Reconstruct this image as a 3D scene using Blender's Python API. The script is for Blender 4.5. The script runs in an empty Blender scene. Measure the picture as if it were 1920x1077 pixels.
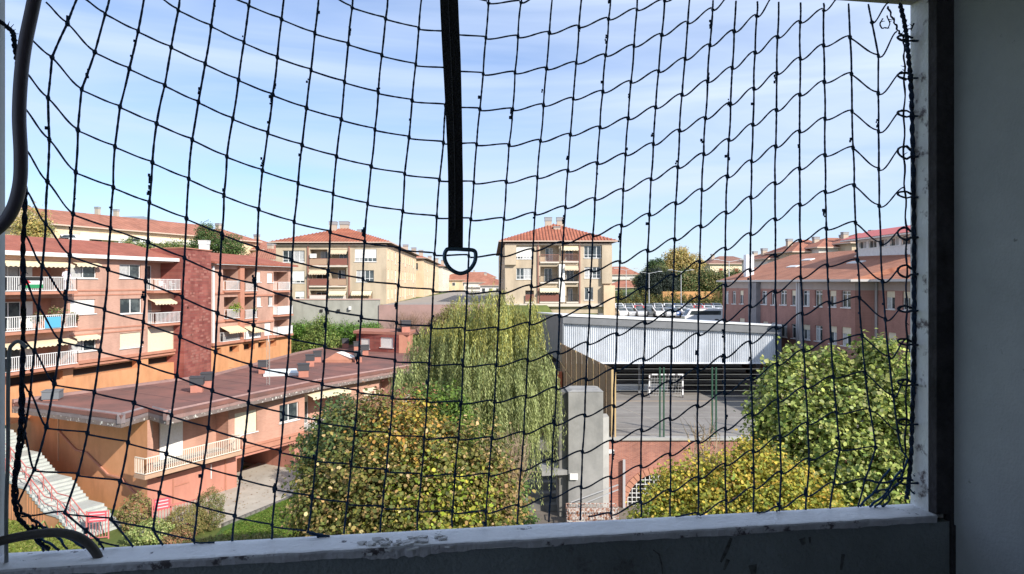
import bpy, math, random
import numpy as np
from mathutils import Vector, noise

random.seed(7); RNG = np.random.default_rng(7)
S = bpy.context.scene
COL = S.collection
F = 1300.0; CZ = 15.0; HY = 530.0; CX = 960.0

# ------------------------------------------------------------------ camera
cam_d = bpy.data.cameras.new('camera'); cam = bpy.data.objects.new('camera', cam_d); COL.objects.link(cam)
cam.location = (0, 0, CZ); cam.rotation_euler = (math.radians(90), 0, 0)
cam_d.sensor_width = 36; cam_d.lens = F / 1920 * 36
cam_d.shift_y = (HY - 538.5) / 1920
cam_d.clip_start = 0.05; cam_d.clip_end = 5000
S.camera = cam
# ------------------------------------------------------------------ light
SUN_H = Vector((0.69, -0.72)).normalized(); SUN_EL = math.radians(32)
sd = bpy.data.lights.new('sun', 'SUN'); sun = bpy.data.objects.new('sun', sd); COL.objects.link(sun)
sd.energy = 4.6; sd.angle = math.radians(0.53); sd.color = (1.0, 0.94, 0.86)
to_sun = Vector((SUN_H.x * math.cos(SUN_EL), SUN_H.y * math.cos(SUN_EL), math.sin(SUN_EL)))
sun.rotation_euler = to_sun.to_track_quat('Z', 'Y').to_euler()
W = bpy.data.worlds.new('World'); S.world = W; W.use_nodes = True
nt = W.node_tree; nt.nodes.clear()
def N(t, ty, **k):
    n = t.nodes.new(ty)
    for a, b in k.items(): setattr(n, a, b)
    return n
out = N(nt, 'ShaderNodeOutputWorld'); bg = N(nt, 'ShaderNodeBackground')
sky = N(nt, 'ShaderNodeTexSky', sky_type='NISHITA', sun_disc=False)
sky.sun_elevation = SUN_EL; sky.sun_rotation = math.atan2(SUN_H.x, SUN_H.y)
sky.altitude = 60; sky.air_density = 1.0; sky.dust_density = 0.25; sky.ozone_density = 3.0
tc = N(nt, 'ShaderNodeTexCoord')
mp = N(nt, 'ShaderNodeMapping'); mp.inputs['Rotation'].default_value = (0.1, math.radians(24), math.radians(25)); mp.inputs['Scale'].default_value = (0.9, 1.6, 9.0)
nz = N(nt, 'ShaderNodeTexNoise'); nz.inputs['Scale'].default_value = 1.5; nz.inputs['Detail'].default_value = 6; nz.inputs['Roughness'].default_value = 0.5; nz.inputs['Distortion'].default_value = 0.5
mp2 = N(nt, 'ShaderNodeMapping'); mp2.inputs['Scale'].default_value = (0.8, 1.0, 1.6); mp2.inputs['Location'].default_value = (3.1, 0.4, 0)
nz2 = N(nt, 'ShaderNodeTexNoise'); nz2.inputs['Scale'].default_value = 1.0; nz2.inputs['Detail'].default_value = 3
r1 = N(nt, 'ShaderNodeMapRange'); r1.inputs['From Min'].default_value = 0.40; r1.inputs['From Max'].default_value = 0.72; r1.inputs['To Max'].default_value = 0.62
r2 = N(nt, 'ShaderNodeMapRange'); r2.inputs['From Min'].default_value = 0.38; r2.inputs['From Max'].default_value = 0.66; r2.inputs['To Min'].default_value = 0.30; r2.inputs['To Max'].default_value = 0.62
ad = N(nt, 'ShaderNodeMath', operation='ADD', use_clamp=True)
L = nt.links.new
L(tc.outputs['Generated'], mp.inputs[0]); L(mp.outputs[0], nz.inputs['Vector']); L(nz.outputs['Fac'], r1.inputs['Value'])
L(tc.outputs['Generated'], mp2.inputs[0]); L(mp2.outputs[0], nz2.inputs['Vector']); L(nz2.outputs['Fac'], r2.inputs['Value'])
L(r1.outputs[0], ad.inputs[0]); L(r2.outputs[0], ad.inputs[1])
mx = N(nt, 'ShaderNodeMixRGB'); mx.inputs['Color2'].default_value = (4.7, 5.6, 7.3, 1)
L(ad.outputs[0], mx.inputs['Fac']); tn_ = N(nt, 'ShaderNodeMixRGB', blend_type='MULTIPLY'); tn_.inputs['Fac'].default_value = 1; tn_.inputs['Color2'].default_value = (.84, .95, 1.14, 1); L(sky.outputs[0], tn_.inputs['Color1']); L(tn_.outputs[0], mx.inputs['Color1']); L(mx.outputs[0], bg.inputs['Color'])
bg.inputs['Strength'].default_value = 0.112
L(bg.outputs[0], out.inputs[0])
S.view_settings.view_transform = 'Standard'; S.view_settings.look = 'None'
S.view_settings.exposure = 0.52; S.view_settings.gamma = 1; S.view_settings.use_curve_mapping = False
S.cycles.max_bounces = 6; S.cycles.diffuse_bounces = 4; S.cycles.transparent_max_bounces = 8

# ------------------------------------------------------------------ helpers
def P(px, py, Y):  return Vector(((px - CX) / F * Y, Y, CZ + (HY - py) / F * Y))
def G(px, py, z):
    Y = (CZ - z) * F / (py - HY); return Vector(((px - CX) / F * Y, Y, z))

MATS = {}
def mat(name, base, rough=0.85, col2=None, nscale=3.0, detail=5, bump=0.0, bscale=None, metal=0.0, mixlo=0.35, mixhi=0.65, spec=0.3, extra=None, coord='Object', stretch=None):
    if name in MATS: return MATS[name]
    m = bpy.data.materials.new(name); m.use_nodes = True; t = m.node_tree; b = t.nodes['Principled BSDF']
    b.inputs['Roughness'].default_value = rough; b.inputs['Metallic'].default_value = metal
    b.inputs['Specular IOR Level'].default_value = spec
    c = N(t, 'ShaderNodeTexCoord'); src = c.outputs[coord]
    if stretch:
        mm = N(t, 'ShaderNodeMapping'); mm.inputs['Scale'].default_value = stretch; t.links.new(src, mm.inputs[0]); src = mm.outputs[0]
    colout = None
    if col2:
        n = N(t, 'ShaderNodeTexNoise'); n.inputs['Scale'].default_value = nscale; n.inputs['Detail'].default_value = detail; n.inputs['Roughness'].default_value = 0.65
        t.links.new(src, n.inputs['Vector'])
        r = N(t, 'ShaderNodeMapRange'); r.inputs['From Min'].default_value = mixlo; r.inputs['From Max'].default_value = mixhi
        t.links.new(n.outputs['Fac'], r.inputs['Value'])
        x = N(t, 'ShaderNodeMixRGB'); x.inputs['Color1'].default_value = (*base, 1); x.inputs['Color2'].default_value = (*col2, 1)
        t.links.new(r.outputs[0], x.inputs['Fac']); colout = x.outputs[0]
        t.links.new(colout, b.inputs['Base Color'])
    else: b.inputs['Base Color'].default_value = (*base, 1)
    if bump:
        n2 = N(t, 'ShaderNodeTexNoise'); n2.inputs['Scale'].default_value = bscale or nscale * 6; n2.inputs['Detail'].default_value = 6
        t.links.new(src, n2.inputs['Vector'])
        bp = N(t, 'ShaderNodeBump'); bp.inputs['Strength'].default_value = bump; bp.inputs['Distance'].default_value = 0.02
        t.links.new(n2.outputs['Fac'], bp.inputs['Height']); t.links.new(bp.outputs[0], b.inputs['Normal'])
    if extra: extra(t, b, colout, c)
    MATS[name] = m; return m

def grime(t, colsock, b, pos, lo=.84):
    mm = N(t, 'ShaderNodeMapping'); mm.inputs['Scale'].default_value = (.8, .8, .22); t.links.new(pos, mm.inputs[0])
    n = N(t, 'ShaderNodeTexNoise'); n.inputs['Scale'].default_value = 1.0; n.inputs['Detail'].default_value = 7; n.inputs['Roughness'].default_value = .6; t.links.new(mm.outputs[0], n.inputs['Vector'])
    r = N(t, 'ShaderNodeMapRange'); r.inputs['From Min'].default_value = .36; r.inputs['From Max'].default_value = .56; r.inputs['To Min'].default_value = lo; r.inputs['To Max'].default_value = 1.04; t.links.new(n.outputs['Fac'], r.inputs['Value'])
    x = N(t, 'ShaderNodeMixRGB', blend_type='MULTIPLY'); x.inputs['Fac'].default_value = 1; t.links.new(colsock, x.inputs['Color1']); t.links.new(r.outputs[0], x.inputs['Color2']); t.links.new(x.outputs[0], b.inputs['Base Color'])
def grimy(t, b, colout, c): g = N(t, 'ShaderNodeNewGeometry'); grime(t, colout, b, g.outputs['Position'], .84)
def brick_mat(name, c1, c2, mortar, dx, dy, rough=0.9, bw=0.24, bh=0.07, ms=0.012, var=0.15):
    """bricks laid along world direction (dx,dy) horizontally and z vertically"""
    if name in MATS: return MATS[name]
    m = bpy.data.materials.new(name); m.use_nodes = True; t = m.node_tree; b = t.nodes['Principled BSDF']
    b.inputs['Roughness'].default_value = rough; b.inputs['Specular IOR Level'].default_value = 0.2
    g = N(t, 'ShaderNodeNewGeometry'); sp = N(t, 'ShaderNodeSeparateXYZ'); t.links.new(g.outputs['Position'], sp.inputs[0])
    a1 = N(t, 'ShaderNodeMath', operation='MULTIPLY'); a1.inputs[1].default_value = dx; t.links.new(sp.outputs[0], a1.inputs[0])
    a2 = N(t, 'ShaderNodeMath', operation='MULTIPLY_ADD'); a2.inputs[1].default_value = dy; t.links.new(sp.outputs[1], a2.inputs[0]); t.links.new(a1.outputs[0], a2.inputs[2])
    cb = N(t, 'ShaderNodeCombineXYZ'); t.links.new(a2.outputs[0], cb.inputs[0]); t.links.new(sp.outputs[2], cb.inputs[1])
    br = N(t, 'ShaderNodeTexBrick'); br.inputs['Scale'].default_value = 1; br.inputs['Brick Width'].default_value = bw; br.inputs['Row Height'].default_value = bh
    br.inputs['Mortar Size'].default_value = ms; br.inputs['Mortar Smooth'].default_value = 0.3; br.inputs['Color1'].default_value = (*c1, 1); br.inputs['Color2'].default_value = (*c2, 1); br.inputs['Mortar'].default_value = (*mortar, 1)
    t.links.new(cb.outputs[0], br.inputs['Vector'])
    n = N(t, 'ShaderNodeTexNoise'); n.inputs['Scale'].default_value = 0.6; n.inputs['Detail'].default_value = 6; t.links.new(g.outputs['Position'], n.inputs['Vector'])
    r = N(t, 'ShaderNodeMapRange'); r.inputs['To Min'].default_value = 1 - var * 2; r.inputs['To Max'].default_value = 1 + var * 2; t.links.new(n.outputs['Fac'], r.inputs['Value'])
    mu = N(t, 'ShaderNodeMixRGB', blend_type='MULTIPLY'); mu.inputs['Fac'].default_value = 1; t.links.new(br.outputs['Color'], mu.inputs['Color1']); t.links.new(r.outputs[0], mu.inputs['Color2'])
    grime(t, mu.outputs[0], b, g.outputs['Position'])
    MATS[name] = m; return m

def tile_mat(name, c1, c2, dirv, period=0.22, rows=0.35):
    """roof tiles; dirv is the horizontal direction along the eave (world)"""
    if name in MATS: return MATS[name]
    m = bpy.data.materials.new(name); m.use_nodes = True; t = m.node_tree; b = t.nodes['Principled BSDF']
    b.inputs['Roughness'].default_value = 0.85; b.inputs['Specular IOR Level'].default_value = 0.2
    g = N(t, 'ShaderNodeNewGeometry'); sp = N(t, 'ShaderNodeSeparateXYZ'); t.links.new(g.outputs['Position'], sp.inputs[0])
    a1 = N(t, 'ShaderNodeMath', operation='MULTIPLY'); a1.inputs[1].default_value = dirv[0]; t.links.new(sp.outputs[0], a1.inputs[0])
    a2 = N(t, 'ShaderNodeMath', operation='MULTIPLY_ADD'); a2.inputs[1].default_value = dirv[1]; t.links.new(sp.outputs[1], a2.inputs[0]); t.links.new(a1.outputs[0], a2.inputs[2])
    cb = N(t, 'ShaderNodeCombineXYZ'); t.links.new(a2.outputs[0], cb.inputs[0]); t.links.new(sp.outputs[2], cb.inputs[1])
    br = N(t, 'ShaderNodeTexBrick', offset=0.0); br.inputs['Scale'].default_value = 1; br.inputs['Brick Width'].default_value = period; br.inputs['Row Height'].default_value = rows * 0.4
    br.inputs['Mortar Size'].default_value = 0.02; br.inputs['Mortar Smooth'].default_value = 1; br.inputs['Color1'].default_value = (*c1, 1); br.inputs['Color2'].default_value = (*c2, 1)
    br.inputs['Mortar'].default_value = (c1[0] * .55, c1[1] * .5, c1[2] * .5, 1); t.links.new(cb.outputs[0], br.inputs['Vector'])
    n = N(t, 'ShaderNodeTexNoise'); n.inputs['Scale'].default_value = 0.5; n.inputs['Detail'].default_value = 8; n.inputs['Roughness'].default_value = 0.7; t.links.new(g.outputs['Position'], n.inputs['Vector'])
    r = N(t, 'ShaderNodeMapRange'); r.inputs['From Min'].default_value = 0.3; r.inputs['From Max'].default_value = 0.7; r.inputs['To Min'].default_value = 0.72; r.inputs['To Max'].default_value = 1.2; t.links.new(n.outputs['Fac'], r.inputs['Value'])
    mu = N(t, 'ShaderNodeMixRGB', blend_type='MULTIPLY'); mu.inputs['Fac'].default_value = 1; t.links.new(br.outputs['Color'], mu.inputs['Color1']); t.links.new(r.outputs[0], mu.inputs['Color2'])
    t.links.new(mu.outputs[0], b.inputs['Base Color'])
    # rounded tile rows
    wv = N(t, 'ShaderNodeMath', operation='MULTIPLY'); wv.inputs[1].default_value = 2 * math.pi / period; t.links.new(a2.outputs[0], wv.inputs[0])
    sn = N(t, 'ShaderNodeMath', operation='SINE'); t.links.new(wv.outputs[0], sn.inputs[0])
    bp = N(t, 'ShaderNodeBump'); bp.inputs['Strength'].default_value = 0.5; bp.inputs['Distance'].default_value = 0.05; t.links.new(sn.outputs[0], bp.inputs['Height']); t.links.new(bp.outputs[0], b.inputs['Normal'])
    MATS[name] = m; return m

def leaf_mat(name, trans=0.35):
    if name in MATS: return MATS[name]
    m = bpy.data.materials.new(name); m.use_nodes = True; t = m.node_tree; b = t.nodes['Principled BSDF']; o = t.nodes['Material Output']
    a = N(t, 'ShaderNodeAttribute', attribute_name='tint'); t.links.new(a.outputs['Color'], b.inputs['Base Color'])
    b.inputs['Roughness'].default_value = 0.6; b.inputs['Specular IOR Level'].default_value = 0.25
    tr = N(t, 'ShaderNodeBsdfTranslucent'); t.links.new(a.outputs['Color'], tr.inputs['Color'])
    ms = N(t, 'ShaderNodeMixShader'); ms.inputs[0].default_value = trans; t.links.new(b.outputs[0], ms.inputs[1]); t.links.new(tr.outputs[0], ms.inputs[2]); t.links.new(ms.outputs[0], o.inputs[0])
    MATS[name] = m; return m

class MB:
    def __init__(s): s.v = []; s.f = []; s.m = []; s.mats = []
    def mi(s, m):
        if m not in s.mats: s.mats.append(m)
        return s.mats.index(m)
    def face(s, pts, m):
        i = len(s.v); s.v += [tuple(p) for p in pts]; s.f.append(tuple(range(i, i + len(pts)))); s.m.append(s.mi(m))
    def hexa(s, q, m):            # q: 8 points, bottom 4 then top 4
        i = len(s.v); s.v += [tuple(p) for p in q]; k = s.mi(m)
        for f in ((0,3,2,1),(4,5,6,7),(0,1,5,4),(1,2,6,5),(2,3,7,6),(3,0,4,7)): s.f.append(tuple(i + j for j in f)); s.m.append(k)
    def box(s, c, sz, m, rz=0.0):
        hx, hy, hz = sz[0]/2, sz[1]/2, sz[2]/2; ca, sa = math.cos(rz), math.sin(rz); q = []
        for dz in (-hz, hz):
            for dx, dy in ((-hx,-hy),(hx,-hy),(hx,hy),(-hx,hy)): q.append((c[0]+dx*ca-dy*sa, c[1]+dx*sa+dy*ca, c[2]+dz))
        s.hexa(q, m)
    def bar(s, a, b, w, m, h=None):    # rectangular bar between two points
        a = Vector(a); b = Vector(b); d = (b - a); 
        if d.length < 1e-6: return
        d.normalize(); up = Vector((0,0,1)) if abs(d.z) < 0.95 else Vector((1,0,0))
        x = d.cross(up).normalized() * (w/2); y = d.cross(x).normalized() * ((h or w)/2)
        s.hexa([a-x-y, a+x-y, a+x+y, a-x+y, b-x-y, b+x-y, b+x+y, b-x+y], m)
    def tube(s, pts, r, m, n=6, closed=False):
        pts = [Vector(p) for p in pts]; rr = r if isinstance(r, (list, tuple)) else [r]*len(pts)
        k = s.mi(m); base = len(s.v); px = None; L_ = len(pts)
        for i, p in enumerate(pts):
            a = pts[(i-1) % L_] if (closed or i > 0) else p; b = pts[(i+1) % L_] if (closed or i < L_-1) else p
            d = (b - a)
            if d.length < 1e-9: d = Vector((0,0,1))
            d.normalize()
            if px is None:
                px = d.cross(Vector((0,0,1)) if abs(d.z) < 0.9 else Vector((1,0,0))).normalized()
            else:
                px = (px - d * px.dot(d))
                px = px.normalized() if px.length > 1e-6 else d.orthogonal().normalized()
            py = d.cross(px)
            for j in range(n):
                t = 2*math.pi*j/n; s.v.append(tuple(p + (px*math.cos(t) + py*math.sin(t)) * rr[i]))
        rng = L_ if closed else L_-1
        for i in range(rng):
            i2 = (i+1) % L_
            for j in range(n):
                j2 = (j+1) % n; s.f.append((base+i*n+j, base+i*n+j2, base+i2*n+j2, base+i2*n+j)); s.m.append(k)
        if not closed:
            s.f.append(tuple(base+j for j in reversed(range(n)))); s.m.append(k)
            s.f.append(tuple(base+(L_-1)*n+j for j in range(n))); s.m.append(k)
    def prism(s, poly, z0, z1, m, mtop=None):
        n = len(poly); i = len(s.v); ar = sum(poly[k][0]*poly[(k+1)%n][1]-poly[(k+1)%n][0]*poly[k][1] for k in range(n))
        if ar < 0: poly = poly[::-1]
        s.v += [(p[0], p[1], z0) for p in poly] + [(p[0], p[1], z1) for p in poly]; k = s.mi(m); kt = s.mi(mtop or m)
        s.f.append(tuple(i+j for j in reversed(range(n)))); s.m.append(k)
        s.f.append(tuple(i+n+j for j in range(n))); s.m.append(kt)
        for j in range(n): j2 = (j+1) % n; s.f.append((i+j, i+j2, i+n+j2, i+n+j)); s.m.append(k)
    def build(s, name, parent=None, smooth=False):
        me = bpy.data.meshes.new(name); me.from_pydata(s.v, [], s.f)
        for m in s.mats: me.materials.append(m)
        me.polygons.foreach_set('material_index', s.m)
        if smooth: me.polygons.foreach_set('use_smooth', [True]*len(s.f))
        me.update(); o = bpy.data.objects.new(name, me); COL.objects.link(o)
        if parent: o.parent = parent; o.matrix_parent_inverse.identity()
        return o
def empty(name, label=None, cat=None, group=None):
    o = bpy.data.objects.new(name, None); COL.objects.link(o); o.empty_display_size = 0.2
    return tag(o, label, cat, group)
def tag(o, label=None, cat=None, group=None, kind=None):
    if label: o['label'] = label
    if cat: o['category'] = cat
    if group: o['group'] = group
    if kind: o['kind'] = kind
    return o
def rebase(root, loc):
    """put the thing's origin at its base and keep its parts where they stand"""
    loc = Vector(loc); root.location = loc
    for c in list(root.children):
        if c.parent == root: c.location = c.location - loc
def copy_tree(o, parent=None):
    c = o.copy(); COL.objects.link(c); c.parent = parent
    for ch in list(o.children): copy_tree(ch, c)
    return c

# ------------------------------------------------------------------ materials
white = mat('white_paint', (.78,.78,.76), .5, (.66,.66,.64), 4)
shut_w = mat('shutter_white', (.80,.79,.75), .6, (.72,.70,.64), 8)
shut_c = mat('shutter_cream', (.74,.66,.50), .6, (.66,.58,.43), 8)
glass = mat('window_glass', (.035,.045,.05), .08, (.10,.12,.12), 0.9, spec=.6, mixlo=.45, mixhi=.6)
curtain = mat('net_curtain', (.50,.50,.48), .8, (.34,.35,.35), 6)
pink_brick = brick_mat('salmon_brick', (.50,.29,.215), (.44,.245,.18), (.46,.31,.245), .25, .97, var=.08)
orange_trim = mat('terracotta_trim', (.48,.225,.15), .85, (.42,.19,.125), 1.5)
orange_wall = mat('orange_render', (.62,.30,.15), .9, (.55,.26,.12), .7, 6, bump=.1, bscale=30, extra=grimy)
pink_wall = mat('salmon_render', (.50,.225,.165), .9, (.44,.195,.14), .7, 6, bump=.1, bscale=30, extra=grimy)
dark_red_brick = brick_mat('mottled_red_brick', (.23,.065,.055), (.33,.115,.09), (.22,.10,.085), .25, .97, bw=.9, bh=.28, ms=.02, var=.2)
tileL = tile_mat('brown_red_tiles', (.42,.15,.10), (.36,.12,.08), (.25,.97))
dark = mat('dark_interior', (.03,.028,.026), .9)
membrane = mat('red_roof_membrane', (.26,.115,.09), .8, (.13,.075,.065), .30, 10, mixlo=.34, mixhi=.68, bump=.1, bscale=4)
fascia_m = mat('mauve_fascia', (.33,.205,.18), .8, (.25,.16,.145), 1.2, 6)
def stained(t, b, colout, c):
    n = N(t, 'ShaderNodeTexNoise'); n.inputs['Scale'].default_value = 5; n.inputs['Detail'].default_value = 4; t.links.new(c.outputs['Object'], n.inputs['Vector'])
    r = N(t, 'ShaderNodeMapRange'); r.inputs['From Min'].default_value = .60; r.inputs['From Max'].default_value = .66; t.links.new(n.outputs['Fac'], r.inputs['Value'])
    x = N(t, 'ShaderNodeMixRGB'); x.inputs['Color2'].default_value = (.6,.58,.52,1); t.links.new(r.outputs[0], x.inputs['Fac']); t.links.new(colout, x.inputs['Color1']); t.links.new(x.outputs[0], b.inputs['Base Color'])
eave_m = mat('stained_eave_concrete', (.22,.17,.15), .9, (.15,.12,.11), 1.5, 6, extra=stained)
conc = mat('concrete', (.42,.41,.38), .9, (.33,.32,.30), .9, 8, bump=.15, bscale=20)
conc_l = mat('pale_concrete', (.33,.32,.30), .9, (.26,.255,.24), 1.2, 8, bump=.12, bscale=20, extra=grimy)
conc_d = mat('shaded_concrete', (.12,.115,.105), .95, (.22,.21,.19), .8, 8, bump=.2)  # concrete with shade put into its colour, for shaded faces and steps
pave = mat('paving', (.46,.42,.35), .9, (.38,.34,.28), .8, 7, bump=.1)
cream_d = mat('cream_plaster_shade_tone', (.52,.43,.31), .9, (.47,.38,.27), .5, 6, extra=grimy)  # darker copy of the cream, shade on the flats' fronts put into the colour
cream_l = mat('cream_plaster_sun_tone', (.74,.56,.37), .9, (.68,.51,.33), .5, 6, extra=grimy)  # brighter copy, sunlight on the flats' sides put in; plain cream elsewhere
brown_m = mat('brown_trim', (.16,.07,.05), .7)
brownpipe = mat('red_brown_pipe', (.33,.16,.12), .6)
eave_d = mat('dark_eave_boards', (.10,.07,.055), .9, (.14,.10,.08), 3)
school_brick = brick_mat('school_brick', (.36,.18,.145), (.31,.15,.12), (.32,.20,.17), .11, .99, var=.08)
school_plain = mat('grey_pink_render', (.40,.33,.29), .9, (.35,.29,.26), 1)
tileS = tile_mat('orange_brown_tiles', (.48,.22,.14), (.42,.19,.12), (.11,.99), period=.25)
tileC = tile_mat('orange_tiles', (.44,.165,.10), (.36,.13,.08), (1, 0), period=.45)
tileF = tile_mat('far_tiles', (.42,.185,.125), (.36,.155,.10), (1, .2), period=.4)
metal_w = mat('white_sheet_metal', (.72,.75,.78), .45, (.62,.65,.68), 1.2, stretch=(1,1,.3), metal=0.0, spec=.5, extra=grimy)
metal_g = mat('grey_sheet_metal', (.20,.205,.21), .6, (.17,.175,.18), 2)
roof_w = mat('white_roof_membrane', (.80,.80,.78), .5, (.72,.72,.70), .6)
tan_p = mat('tan_windbreak', (.36,.26,.15), .7, (.28,.20,.12), 1.0, 6)
tan_post = mat('tan_post', (.50,.36,.18), .6)
green_p = mat('green_post', (.02,.065,.04), .5, (.03,.085,.05), 5)
wire_m = mat('pale_wire', (.34,.34,.31), .5)
asphalt = mat('court_asphalt', (.27,.25,.23), .9, (.20,.185,.17), .35, 8, bump=.08)
brickW = brick_mat('orange_red_brick', (.42,.165,.11), (.29,.105,.075), (.36,.23,.19), 1, 0, var=.2)
rust = mat('rusty_white_metal', (.55,.52,.48), .7, (.25,.10,.05), 4, 8, mixlo=.45, mixhi=.55)
grass_m = mat('lawn', (.05,.10,.018), .95, (.09,.14,.03), .8, 10, bump=.8, bscale=14)
ground_m = mat('dry_grass_ground', (.085,.115,.025), .95, (.13,.15,.04), .5, 10, bump=.6, bscale=10)
dirt_m = mat('dark_dirt', (.13,.11,.09), .95, (.20,.17,.14), .6, 10, bump=.4, bscale=5)
pinkmetal = mat('pink_metal', (.52,.17,.15), .5)
redsign = mat('pink_red_sign', (.60,.10,.12), .5)
bark = mat('bark', (.14,.10,.07), .9, (.09,.065,.045), 6, 6, bump=.6)
leafm = leaf_mat('leaf'); leafm2 = leaf_mat('leaf_dense', .2)
awn = mat('cream_awning', (.72,.62,.42), .8, (.66,.56,.38), 3)
black_m = mat('black_metal', (.02,.02,.022), .5)

# ------------------------------------------------------------------ terrain (the setting)
def sstep(a, b, x): 
    t = max(0.0, min(1.0, (x - a) / (b - a))); return t * t * (3 - 2 * t)
def terrain(x, y):
    if x < 5:
        h = 5.8 * sstep(58, 80, y) + 2.4 * sstep(86, 89.5, y) + 3.6 * sstep(90.5, 93, y)
        h += (11 - 0) * sstep(-38, -75, x) * sstep(70, 110, y)
    else:
        h = 4.0 * sstep(50, 78, y) + 5.5 * sstep(82, 102, y) + 1.8 * sstep(142, 190, y)
        h += 5.5 * math.exp(-((x - 58) / 26) ** 2 - ((y - 225) / 34) ** 2)
    if y > 300: h -= 5 * sstep(300, 900, y)
    return h
def axis(lo, hi, fine, coarse, a, b):
    v = [lo]; 
    while v[-1] < hi:
        x = v[-1]; v.append(x + (fine if a <= x <= b else coarse * (1 + 0.02 * max(a - x, x - b))))
    return v
xs = axis(-700, 900, 2.2, 9, -50, 60); ys = axis(-30, 2500, 1.6, 9, 0, 150)
v = [(x, y, terrain(x, y) + (noise.noise((x * .3, y * .3, 0)) * .06)) for y in ys for x in xs]
nx = len(xs); f = [(j*nx+i, j*nx+i+1, (j+1)*nx+i+1, (j+1)*nx+i) for j in range(len(ys)-1) for i in range(nx-1)]
me = bpy.data.meshes.new('ground'); me.from_pydata(v, [], f); me.materials.append(ground_m); me.polygons.foreach_set('use_smooth', [True]*len(f))
o = bpy.data.objects.new('ground', me); COL.objects.link(o); tag(o, kind='structure')

def sheet(name, pts, m, kind='structure', th=.03):
    b = MB(); b.prism([(p[0], p[1]) for p in pts], pts[0][2] - th, pts[0][2], m); return tag(b.build(name), kind=kind)
sheet('lawn', [G(400,1010,.10), G(418,988,.10), G(562,922,.10), G(700,880,.10), G(700,1010,.10), G(420,1060,.10)], grass_m, th=.12)
sheet('path', [G(262,1000,.16), G(418,984,.16), G(700,868,.16), G(640,862,.16), G(520,850,.16), G(500,860,.16), G(415,900,.16), G(258,960,.16)], pave, th=.16)
sheet('dirt_yard', [G(900,1050,.12), G(1260,1050,.12), G(1300,930,.12), G(930,925,.12)], dirt_m, th=.15)
kb = empty('path_kerb', 'dark stone kerb with pale edge between the lawn and the paved path', 'kerb')
a_, b_ = G(417,985.5,.16), G(690,874,.16); n_ = 34
kshare = None
for i in range(n_):
    p = a_.lerp(b_, (i+.5)/n_); L_ = (b_-a_).length/n_ - .03
    if kshare is None:
        q = MB(); q.box((0,0,0), (L_, .16, .22), mat('dark_kerb', (.10,.09,.08), .9, (.2,.19,.17), 3)); kshare = q.build('kerb_stone', kb)
        ks = kshare
    else: ks = kshare.copy(); COL.objects.link(ks)
    ks.location = (p.x, p.y, .15); ks.rotation_euler = (0,0,math.atan2(b_.y-a_.y, b_.x-a_.x))
rebase(kb, (a_.x, a_.y, 0))

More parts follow.
